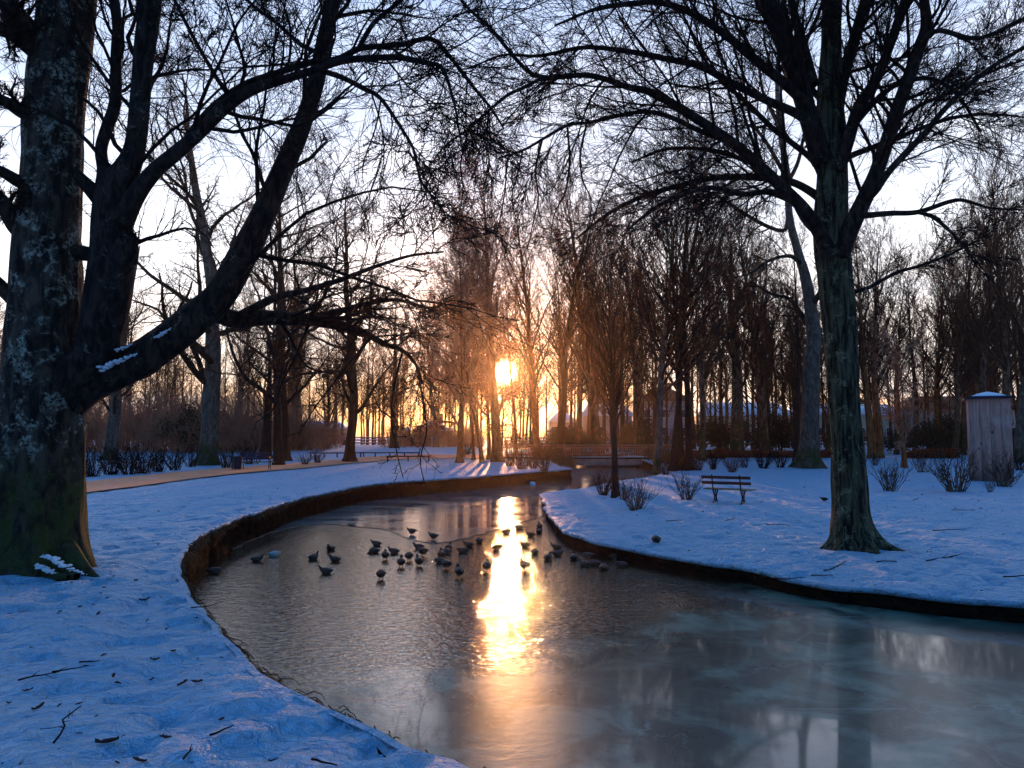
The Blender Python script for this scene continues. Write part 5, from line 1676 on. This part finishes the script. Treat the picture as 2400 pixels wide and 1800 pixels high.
def loft(rings, S=14):
    """rings: (cx, cz, ry, rz, tilt) sections perpendicular to a path in the x-z plane"""
    th = np.linspace(0, 2 * math.pi, S, endpoint=False)
    V = []
    for cx, cz, ry, rz, tl in rings:
        V.append(np.c_[cx + rz * np.sin(th) * -math.sin(tl), ry * np.cos(th), cz + rz * np.sin(th) * math.cos(tl)])
    V = np.array(V)
    n = len(rings)
    J = np.arange(n * S).reshape(n, S)
    Fq = np.stack([J[:-1], np.roll(J[:-1], -1, 1), np.roll(J[1:], -1, 1), J[1:]], -1).reshape(-1, 4)
    return V.reshape(-1, 3), Fq
def duck_meshes(pose):
    lift = 0.060 if pose.startswith('stand') else 0.0
    A = Acc()
    body = [(-0.245, 0.100, 0.004, 0.003, 0.2), (-0.225, 0.096, 0.028, 0.010, 0.2), (-0.18, 0.085, 0.055, 0.036, 0.2), (-0.13, 0.076, 0.094, 0.074, 0.12), (-0.05, 0.074, 0.114, 0.098, 0.0),
            (0.04, 0.074, 0.111, 0.098, -0.1), (0.09, 0.082, 0.096, 0.086, -0.3)]
    if pose.endswith('tuck'):
        body += [(0.14, 0.085, 0.062, 0.056, -0.5), (0.155, 0.12, 0.048, 0.046, -1.1), (0.13, 0.155, 0.042, 0.038, -1.7), (0.09, 0.165, 0.034, 0.034, -1.75), (0.055, 0.16, 0.018, 0.02, -1.7), (0.045, 0.158, 0.002, 0.002, -1.7)]
        head = (0.12, 0.165)
    elif pose == 'dabble':
        body += [(0.15, 0.065, 0.058, 0.050, -0.1), (0.19, 0.045, 0.036, 0.032, 0.35), (0.225, 0.02, 0.03, 0.028, 0.5), (0.26, 0.0, 0.034, 0.032, 0.5), (0.29, -0.015, 0.02, 0.02, 0.5), (0.30, -0.02, 0.002, 0.002, 0.5)]
        head = (0.26, 0.0)
    else:
        up_ = 0.0 if pose != 'stand_low' else -0.03
        body += [(0.128, 0.098, 0.070, 0.066, -0.7), (0.132, 0.130, 0.054, 0.052, -1.2), (0.124, 0.157 + up_ * .5, 0.042, 0.042, -1.5), (0.124, 0.178 + up_, 0.041, 0.044, -1.2), (0.144, 0.198 + up_, 0.043, 0.044, -0.6),
                 (0.172, 0.200 + up_, 0.036, 0.035, -0.2), (0.192, 0.191 + up_, 0.019, 0.018, -0.1), (0.199, 0.189 + up_, 0.002, 0.002, 0)]
        head = (0.189, 0.189 + up_)
    D_ = catmull(np.array(body), 40)
    D_[:, 2:4] = np.maximum(D_[:, 2:4], 0.002)
    V, F = loft(D_, 16)
    V[:, 2] += lift
    body_me = mesh_np('body', V, F, None)
    W = Acc()
    for s in (-1, 1):
        w = [(-0.215, 0.112, 0.010, 0.006), (-0.165, 0.108, 0.018, 0.022), (-0.10, 0.098, 0.022, 0.036), (-0.02, 0.092, 0.022, 0.042), (0.05, 0.085, 0.018, 0.036), (0.085, 0.082, 0.004, 0.010)]
        yc = [0.022, 0.066, 0.092, 0.102, 0.098, 0.084]
        D2 = catmull(np.array([(a, b_, c, d, y_) for (a, b_, c, d), y_ in zip(w, yc)]), 16)
        th = np.linspace(0, 2 * math.pi, 8, endpoint=False)
        VV = np.array([np.c_[np.full(8, q[0]), s * q[4] + q[2] * np.cos(th), q[1] + q[3] * np.sin(th) + lift] for q in D2])
        J = np.arange(16 * 8).reshape(16, 8)
        W.add(VV.reshape(-1, 3), np.stack([J[:-1], np.roll(J[:-1], -1, 1), np.roll(J[1:], -1, 1), J[1:]], -1).reshape(-1, 4))
    wing_me = mesh_np('wings', np.concatenate(W.V), W.F, None)
    bill_me = None
    if pose != 'dabble' and not pose.endswith('tuck'):
        V, F = loft([(head[0] - 0.004, head[1] + 0.002 + lift, 0.013, 0.013, 0), (head[0] + 0.02, head[1] - 0.006 + lift, 0.012, 0.007, 0), (head[0] + 0.045, head[1] - 0.010 + lift, 0.014, 0.004, 0), (head[0] + 0.055, head[1] - 0.012 + lift, 0.006, 0.002, 0)], 8)
        bill_me = mesh_np('bill', V, F, M['bill'])
    leg_me = None
    if lift:
        L_ = Acc()
        for s in (-1, 1):
            L_.tube([(0.0, s * 0.04, 0.06), (-0.01, s * 0.042, 0.035), (0.0, s * 0.045, 0.008)], 0.008, 6)
            L_.add([(0.0, s * 0.045 - 0.006, 0.003), (0.0, s * 0.045 + 0.006, 0.003), (0.06, s * 0.045 + 0.028, 0.003), (0.065, s * 0.045, 0.003), (0.06, s * 0.045 - 0.028, 0.003), (0.0, s * 0.045, 0.018)],
                   [np.array([[0, 4, 5], [4, 3, 5], [3, 2, 5], [2, 1, 5], [1, 0, 5]])])
        leg_me = mesh_np('legs', np.concatenate(L_.V), L_.F, M['duck_leg'])
    return body_me, wing_me, bill_me, leg_me
DK = {}
for p_ in ('swim', 'swim_tuck', 'dabble', 'stand', 'stand_tuck', 'stand_low'):
    me4 = duck_meshes(p_)
    for mm in ('drake', 'hen', 'pale_duck'):
        b1 = me4[0].copy(); b1.materials.append(M[mm])
        w1 = me4[1].copy(); w1.materials.append(M[mm])
        DK[(p_, mm)] = (b1, w1, me4[2], me4[3])
def duck(u, v, heading, pose, mm, label, k=0.57, z=None):
    """heading in degrees: 0 = facing right in the picture, 90 = facing away, 180 = left, 270 = towards us"""
    zz = 0.0 if z is None else z
    x, y, _ = at_z(u, v, zz)
    if inside_poly(np.array([x]), np.array([y]))[0] == False and z is None:
        zz = 0.0
    o = empty('duck', (x, y, zz + (0.0 if pose.startswith('stand') else -0.012)), R(heading))
    o.scale = (k, k * 1.1, k * 1.15)
    b_, w_, bl_, lg_ = DK[(pose, mm)]
    link('body', b_, o)
    link('wings', w_, o)
    if bl_:
        link('bill', bl_, o)
    if lg_:
        link('legs', lg_, o)
    tag(o, label, 'duck', 'ducks on the half-frozen canal')
ducks = [
 (502, 1344, 20, 'swim_tuck', 'drake', 'dark duck with sunken head, the one closest to the curved left wall'),
 (604, 1316, 5, 'swim', 'drake', 'dark duck swimming right beside the whitish duck'),
 (644, 1304, 10, 'swim_tuck', 'pale_duck', 'whitish duck, the only pale one on the canal'),
 (735, 1311, 55, 'swim', 'drake', 'duck swimming away, left of the tree reflection and above the lone left-facing one'),
 (775, 1290, 250, 'swim', 'hen', 'farthest of the four ducks around the dark tree reflection'),
 (784, 1316, 175, 'swim', 'hen', 'duck touching the left edge of the dark tree reflection'),
 (762, 1344, 185, 'swim', 'drake', 'large duck facing left, nearest of the four by the dark tree reflection'),
 (881, 1279, 180, 'swim', 'drake', 'left-facing duck directly behind the dabbling duck'),
 (876, 1296, 200, 'dabble', 'hen', 'duck with its head down in the water'),
 (922, 1297, 172, 'swim', 'drake', 'left-facing duck right of the dabbling duck'),
 (903, 1311, 100, 'stand_low', 'hen', 'brown duck seen from behind, just below the dabbling duck'),
 (959, 1313, 80, 'stand_tuck', 'hen', 'plain brown duck seen from behind between two small groups'),
 (940, 1328, 95, 'stand', 'hen', 'upright brown duck seen from behind with its full reflection, left of its like'),
 (982, 1326, 120, 'stand', 'hen', 'brown duck on visible legs, right of the other upright one'),
 (893, 1357, 90, 'stand_tuck', 'hen', 'round duck with tucked head, nearest to the camera of all on the ice'),
 (980, 1286, 178, 'swim', 'hen', 'red-brown duck floating just below the ice edge'),
 (990, 1302, 160, 'stand_low', 'hen', 'hunched duck right below the one at the ice edge'),
 (964, 1254, 185, 'stand', 'drake', 'duck standing on the smooth ice facing left'),
 (1015, 1266, 200, 'stand', 'drake', 'duck standing on the very rim of the smooth ice'),
 (1034, 1303, 100, 'swim', 'drake', 'left duck of the tight trio below the ice rim'),
 (1046, 1298, 30, 'swim_tuck', 'drake', 'middle duck of the tight trio below the ice rim'),
 (1052, 1288, 75, 'swim', 'hen', 'farthest duck of the tight trio below the ice rim'),
 (1083, 1295, 175, 'swim_tuck', 'drake', 'dark duck resting between the trio and the sun glitter'),
 (1097, 1282, 185, 'swim', 'hen', 'dark duck right behind the resting one near the sun glitter'),
 (1123, 1271, 95, 'swim_tuck', 'hen', 'small duck beside the ice edge at the left rim of the sun glitter'),
 (1031, 1320, 170, 'swim_tuck', 'drake', 'duck half hidden behind the one standing with outstretched tail'),
 (1046, 1333, 145, 'stand_low', 'drake', 'duck standing with head forward and tail to the right'),
 (1076, 1352, 110, 'stand', 'drake', 'tall dark upright duck, lowest one left of the sun glitter'),
 (1141, 1338, 85, 'stand', 'drake', 'upright duck with white flank stripe inside the left of the red glitter'),
 (1167, 1289, 10, 'swim_tuck', 'hen', 'duck silhouetted at the left of the sun spots'),
 (1188, 1251, 0, 'swim_tuck', 'hen', 'duck silhouetted inside the brightest sun reflection'),
 (1216, 1240, 180, 'swim_tuck', 'hen', 'orange-lit duck at the right of the brightest reflection below the ice line'),
 (1230, 1282, 160, 'swim', 'hen', 'reddish duck facing left at the right rim of the sun glitter'),
 (1254, 1298, 80, 'swim_tuck', 'drake', 'dark duck with a white tail patch seen from behind'),
 (1229, 1337, 130, 'stand', 'hen', 'large reddish duck standing with its pale tail to the right'),
 (1264, 1236, 100, 'swim', 'hen', 'farthest dark duck right of the sun glitter'),
 (1264, 1249, 70, 'swim_tuck', 'drake', 'dark duck directly in front of the farthest one'),
 (1243, 1257, 170, 'swim', 'hen', 'red-brown duck below left of the two farthest ones'),
 (1303, 1287, 178, 'swim', 'drake', 'left-facing duck at the head of the trio near the bank tip'),
 (1308, 1302, 20, 'swim_tuck', 'drake', 'streaked duck in the middle of the trio near the bank tip'),
 (1285, 1312, 60, 'swim', 'drake', 'dark duck leftmost in the trio near the bank tip'),
 (1345, 1311, 85, 'swim', 'drake', 'single duck between the bank tip trio and the shaded raft'),
 (1369, 1327, 150, 'swim', 'drake', 'grey-winged duck at the left of the shaded raft under the right wall'),
 (1379, 1307, 165, 'swim_tuck', 'drake', 'duck at the back of the shaded raft under the right wall'),
 (1391, 1325, 175, 'swim', 'drake', 'middle duck of the shaded raft with its back catching light'),
 (1415, 1335, 90, 'swim_tuck', 'hen', 'nearest duck of the shaded raft, seen from behind'),
 (1416, 1293, 5, 'swim', 'drake', 'duck swimming right close along the dark right wall'),
 (1443, 1310, 15, 'swim_tuck', 'drake', 'duck under the dark right wall, upper of the last two'),
 (1455, 1329, 178, 'swim', 'drake', 'duck farthest right under the dark right wall'),
]
for d_ in ducks:
    duck(*d_)
duck(1538, 1276, 95, 'stand_tuck', 'drake', 'round dark duck resting on the snow edge of the right bank', 0.62, z=0.27)
o = empty('blackbird', (*at_z(1931, 1176, 0.42)[:2], ground_h(*at_z(1931, 1176, 0.42)[:2])), R(170))
o.scale = (0.55,) * 3
link('body', mesh_with(DK[('stand_low', 'drake')][0], 'iron'), o)
link('wings', mesh_with(DK[('stand_low', 'drake')][1], 'iron'), o)
tag(o, 'small black bird sitting on the snow between the iron-legged bench and the big right trunk', 'bird')

# lumps of snow and ice lying on the far ice
for i, (u, v, s, lab) in enumerate([(993, 1147, 0.17, 'largest white ice lump under the far wall'), (1018, 1150, 0.11, 'small ice lump just right of the largest one'), (903, 1166, 0.10, 'ice lump on the left part of the far ice'),
                                    (1247, 1134, 0.17, 'pale pointed ice lump close to the wall corner near the bridge'), (718, 1193, 0.18, 'flat ice lump at the foot of the left wall curve')]):
    x, y, _ = at_z(u, v, 0.01)
    g = np.random.default_rng(900 + i)
    th = np.linspace(0, 2 * math.pi, 9, endpoint=False)
    rows = [np.c_[s * f * (1 + 0.25 * g.normal(size=9) * 0.6) * np.cos(th), s * f * np.sin(th) * 0.8, np.full(9, z_) + 0.01 * g.normal(size=9) * (z_ > 0.02)] for f, z_ in ((1, 0.0), (0.9, s * 0.35), (0.5, s * 0.6), (0.05, s * 0.65))]
    V = np.array(rows)
    J = np.arange(36).reshape(4, 9)
    me = mesh_np('ice_lump', V.reshape(-1, 3), np.stack([J[:-1], np.roll(J[:-1], -1, 1), np.roll(J[1:], -1, 1), J[1:]], -1).reshape(-1, 4), M['snow_soft'], False)
    o = link('ice_lump', me)
    o.location = (x, y, 0.012)
    tag(o, lab, 'ice lump', 'ice lumps on the far ice')

# ------------------------------------------------------------------ fringe of dry grass on the banks
def fringe():
    g = np.random.default_rng(321)
    A = Acc()
    for Sx, u_lo, u_hi, dens, lmax in ((LbS, 3, 30, 75, 0.20), (RbS, 8, 30, 12, 0.07)):
        C = Sx
        s = np.r_[0, np.cumsum(np.linalg.norm(np.diff(C[:, :2], axis=0), axis=1))]
        t = np.gradient(C[:, :2], axis=0)
        t /= np.linalg.norm(t, axis=1, keepdims=True)
        nrm = np.stack([t[:, 1], -t[:, 0]], 1)
        ok = np.where((C[:, 1] > u_lo) & (C[:, 1] < u_hi))[0]
        n = int(len(ok) * 0.16 * dens)
        k = g.choice(ok, n)
        clump = vnoise(s[k] * 1.6, s[k] * 0, 77)
        L = lmax * g.uniform(0.25, 1.0, n) * (0.3 + 1.0 * clump)
        base = np.c_[C[k, :2] + t[k] * g.uniform(-0.08, 0.08, n)[:, None] + nrm[k] * g.uniform(-0.02, 0.05, n)[:, None], C[k, 2] - g.uniform(0.0, 0.12, n)]
        d = np.c_[nrm[k] * g.uniform(0.3, 1.0, n)[:, None] + t[k] * g.normal(size=n)[:, None] * 0.4, g.uniform(-0.3, 0.8, n)]
        P = np.empty((n, 4, 3))
        P[:, 0] = base
        for q in range(1, 4):
            d[:, 2] -= 0.55
            dd = d / np.linalg.norm(d, axis=1, keepdims=True)
            P[:, q] = P[:, q - 1] + dd * (L / 3)[:, None]
        V, F = tubes(P, np.full((n, 4), 0.0042) * np.array([1.2, 1, 0.8, 0.4]), 3)
        A.add(V, F)
    o = A.build('bank_grass', M['dry_grass'], None, True)
    tag(o, kind='stuff')
fringe()

# ------------------------------------------------------------------ litter on the snow
def twig_thing(u, v, z, L, ang, label, forks=2, r=0.006, seed=0):
    g = np.random.default_rng(seed + 3)
    x, y, _ = at_z(u, v, z)
    zz = ground_h(x, y)
    K = 6
    P = np.empty((1, K, 3))
    d = np.array([math.cos(ang), math.sin(ang), 0.10])
    P[0, 0] = (0, 0, 0.01)
    for k in range(1, K):
        d = d + g.normal(size=3) * np.array([0.25, 0.25, 0.10])
        d /= np.linalg.norm(d)
        P[0, k] = P[0, k - 1] + d * L / (K - 1)
    P[..., 2] = np.abs(P[..., 2]) * 0.6 + 0.012
    Rr = np.full((1, K), r) * np.linspace(1.3, 0.6, K)
    A = Acc().add(*tubes(P, Rr, 6))
    if forks:
        Q, Rq = grow(P, Rr, forks, g, (0.5, 0.9), (0.3, 0.5), 4, 0.25, 0.9, 0.0, 0.15, 0.7, r * 0.5, 0.2, r)
        Q[..., 2] = np.abs(Q[..., 2]) * 0.7 + 0.01
        A.add(*tubes(Q, Rq, 5))
    o = A.build('fallen_twig', M['twig'], None, True)
    o.location = (x, y, zz)
    tag(o, label, 'twig', 'fallen twigs on the snow')
for i, (u, v, L, a, lab, fk) in enumerate([
    (125, 1755, 0.34, 2.1, 'large forked twig on the snow at the lower left, above the photo corner', 5), (42, 1600, 0.26, 0.5, 'branching twig on the snow nearest the left edge', 3), (122, 1578, 0.20, 0.5, 'thick straight twig right of the branching one near the left edge', 0),
    (492, 1740, 0.17, 1.0, 'short thick twig standing out on the snow left of the bank edge', 0), (730, 1792, 0.16, -0.5, 'short twig on the snow at the bottom near the bank edge', 0), (18, 1438, 0.18, 0.9, 'thin twig on the snow at the left below the great tree', 0),
    (185, 1555, 0.14, 0.2, 'small flat twig on the snow above the two larger leaves', 0), (430, 1790, 0.14, 1.4, 'v-shaped twig on the snow at the bottom', 2), (448, 1438, 0.35, -0.6, 'curved twig lying at the bank edge below the wall curve', 1)]):
    twig_thing(u, v, 0.6, L, a, lab, fk, 0.005, i)
for i, (u, v, L, a, lab, fk) in enumerate([
    (1560, 1216, 0.4, 0.2, 'small twig on the snow left below the iron-legged bench', 0), (1700, 1218, 0.35, 0.8, 'forked twig on the snow right below the iron-legged bench', 2), (1795, 1228, 0.5, -0.5, 'thick twig on the snow midway from bench to the big right trunk', 0),
    (2055, 1302, 0.6, 0.1, 'bent twig on the snow right of the flared foot of the right tree', 1), (1930, 1318, 0.5, 0.4, 'twig on the snow just left below the flared foot', 1), (1900, 1322, 0.3, -0.6, 'short twig left of the one below the flared foot', 0),
    (2170, 1303, 0.6, -0.1, 'forked twig on the snow in the middle of the right lawn', 3), (2350, 1340, 0.4, -0.6, 'thick twig at the right edge near the dark wall', 0), (2230, 1196, 0.6, -0.2, 'twig on the snow below the widest shrub', 2),
    (2185, 1245, 0.6, -0.4, 'long thin twig right of the big right trunk', 1), (1815, 1325, 0.5, -0.8, 'twig on the slope above the dark wall', 2), (2140, 1175, 0.4, 0.6, 'curling twig between trunk and widest shrub', 1)]):
    twig_thing(u, v, 0.42, L, a, lab, fk, 0.008, 40 + i)

def leaf_thing(u, v, z, s, label, seed):
    g = np.random.default_rng(seed)
    x, y, _ = at_z(u, v, z)
    n = 9
    t = np.linspace(-1, 1, n)
    w = (1 - t ** 2) ** 0.7 * 0.42
    w[1::2] *= 0.72
    cz = 0.35 * (t ** 2) * g.uniform(0.4, 1)
    V = []
    for side in (-1, 0, 1):
        for i in range(n):
            V.append((t[i] * s, side * w[i] * s * g.uniform(0.8, 1.1), (cz[i] + abs(side) * 0.28 * g.uniform(0.5, 1.3)) * s + 0.004))
    V = np.array(V)
    V2 = V.copy(); V2[:, 2] += 0.0015
    J = np.arange(3 * n).reshape(3, n)
    q = np.stack([J[:-1, :-1], J[:-1, 1:], J[1:, 1:], J[1:, :-1]], -1).reshape(-1, 4)
    o = Acc().add(V, q[:, ::-1]).add(V2, q).build('fallen_leaf', M['dead_leaf'], None, True)
    o.location = (x, y, ground_h(x, y) + 0.002)
    o.rotation_euler = (g.uniform(-.3, .3), g.uniform(-.3, .3), g.uniform(0, 6.28))
    tag(o, label, 'leaf', 'fallen leaves on the snow')
for i, (u, v, s, lab) in enumerate([
    (250, 1745, 0.058, 'largest curled brown leaf on the snow at the bottom left'), (90, 1667, 0.040, 'upright dark leaf on the snow at the left above the forked twig'), (66, 1614, 0.032, 'small dark leaf just below the branching twig at the left'),
    (20, 1650, 0.028, 'tiny leaf at the left edge'), (352, 1568, 0.030, 'single dark leaf on the snow left of the bank edge, upper one'), (265, 1580, 0.030, 'flat leaf on the snow in the middle left'), (428, 1607, 0.036, 'rounded leaf in the row of three on the snow'),
    (462, 1607, 0.036, 'right leaf in the row of three on the snow'), (388, 1582, 0.024, 'smallest leaf in the row of three on the snow'), (265, 1640, 0.026, 'lonely small leaf above the largest curled one'), (388, 1728, 0.034, 'leaf left of the short thick twig'),
    (230, 1436, 0.036, 'dark leaf on the snow below the root of the great tree'), (325, 1790, 0.035, 'leaf sunk in the snow at the bottom edge'), (640, 1772, 0.024, 'leaf sunk near the bottom of the bank edge'), (362, 1535, 0.035, 'leaf lying on the line of twigs left of the canal'),
    (405, 1524, 0.035, 'jagged leaf nearest the bank edge'), (340, 1400, 0.05, 'dark curled leaf beside the root snow of the great tree')]):
    leaf_thing(u, v, 0.6, s, lab, 700 + i)

def litter():
    """the countless crumbs of bark, husks and needles lying on the snow"""
    g = np.random.default_rng(99)
    n = 1700
    X = np.concatenate([g.uniform(-7, 1, n // 3), g.uniform(1, 16, n // 3), g.uniform(-20, 12, n // 3)])
    Y = np.concatenate([g.uniform(3.6, 14, n // 3), g.uniform(8, 30, n // 3), g.uniform(12, 44, n // 3)])
    ok = ~inside_poly(X, Y)
    X, Y = X[ok], Y[ok]
    d, i = nearest_shore(X, Y)
    ok = d > 0.1
    X, Y, d, i = X[ok], Y[ok], d[ok], i[ok]
    Z = land_z(X, Y, d, i)
    m = len(X)
    C = np.stack([X, Y, Z + 0.006], 1)
    a = g.uniform(0, 6.28, m)
    L = g.uniform(0.004, 0.020, m) * (1 + np.hypot(X, Y) * 0.03)
    P = np.empty((m, 3, 3))
    dirv = np.c_[np.cos(a), np.sin(a), g.uniform(-.1, .3, m)] * L[:, None]
    P[:, 0] = C - dirv
    P[:, 1] = C + g.normal(size=(m, 3)) * L[:, None] * 0.2
    P[:, 2] = C + dirv
    Rr = np.full((m, 3), 1.0) * (L * g.uniform(0.12, 0.45, m))[:, None] * np.array([0.5, 1, 0.4])
    o = link('leaf_litter', mesh_np('leaf_litter', *tubes(P, Rr, 4), M['dead_leaf']))
    tag(o, kind='stuff')
litter()

# roots and snow at the foot of the great left tree
A = Acc()
for pts in ([(150, 1290, 60), (185, 1330, 42), (215, 1352, 24), (245, 1366, 12), (275, 1380, 5)], [(60, 1320, 90), (90, 1345, 50), (125, 1352, 26), (160, 1352, 8)], [(120, 1310, 60), (150, 1345, 34), (180, 1352, 14)]):
    Dl = px_limb(pts, 9.8, 9.15, 30)
    V, F = rough_trunk(Dl[:, :3], Dl[:, 3], 40, 14, 91, 0, 1, 0.08, 4, 0.10)
    A.add(lt(V), F)
A.build('roots', M['bark_big'], LT, True)
limb_snow([(100, 1300), (125, 1306), (150, 1322), (175, 1335), (200, 1346)], 9.35, 0.07, LT, OFF, 'root_snow')
limb_snow([(85, 1322), (105, 1330), (135, 1345)], 9.3, 0.06, LT, OFF, 'root_snow')
print('SCENE BUILT')

# ------------------------------------------------------------------ the gap in the crowns where the low sun shows through
def open_gap():
    bpy.context.view_layer.update()
    sd = np.array(SDIR)
    c0 = np.array([0, 0, EYE])
    for o in list(bpy.data.objects):
        if o.type != 'MESH' or not (o.name.startswith('crown') or o.name.startswith('far_woodland') or o.name.startswith('leaves')):
            continue
        if o.parent is not None and (abs(o.parent.location.x) > 6 or o.parent.location.y < 20):
            continue
        me = o.data
        V = np.empty(len(me.vertices) * 3, np.float32)
        me.vertices.foreach_get('co', V)
        V = V.reshape(-1, 3)
        Mw = np.array(o.matrix_world)
        W = V @ Mw[:3, :3].T + Mw[:3, 3] - c0
        along = W @ sd
        off = np.linalg.norm(W - along[:, None] * sd, axis=1)
        far_f = np.random.default_rng(len(V)).uniform(0.45, 1.15, len(V))
        bad = off < along * math.tan(R(0.95)) * far_f
        if bad.sum() == 0:
            continue
        li = np.empty(len(me.loops), np.int32)
        me.loops.foreach_get('vertex_index', li)
        k = me.polygons[0].loop_total
        Fq = li.reshape(-1, k)
        Fq = Fq[~bad[Fq].any(1)]
        o.data = mesh_np(me.name, V, Fq, me.materials[0])
open_gap()
HAZE = True
if HAZE:
    m = bpy.data.materials.new('haze')
    m.use_nodes = True
    nt = m.node_tree
    nt.nodes.remove(nt.nodes['Principled BSDF'])
    pv = nt.nodes.new('ShaderNodeVolumePrincipled')
    pv.inputs['Color'].default_value = (1.0, 0.74, 0.58, 1)
    pv.inputs['Density'].default_value = 0.00042
    pv.inputs['Anisotropy'].default_value = 0.90
    nt.links.new(pv.outputs[0], nt.nodes['Material Output'].inputs['Volume'])
    o = Acc().box((0, 60, 14), (500, 300, 31)).build('haze', m)
    tag(o, kind='stuff')
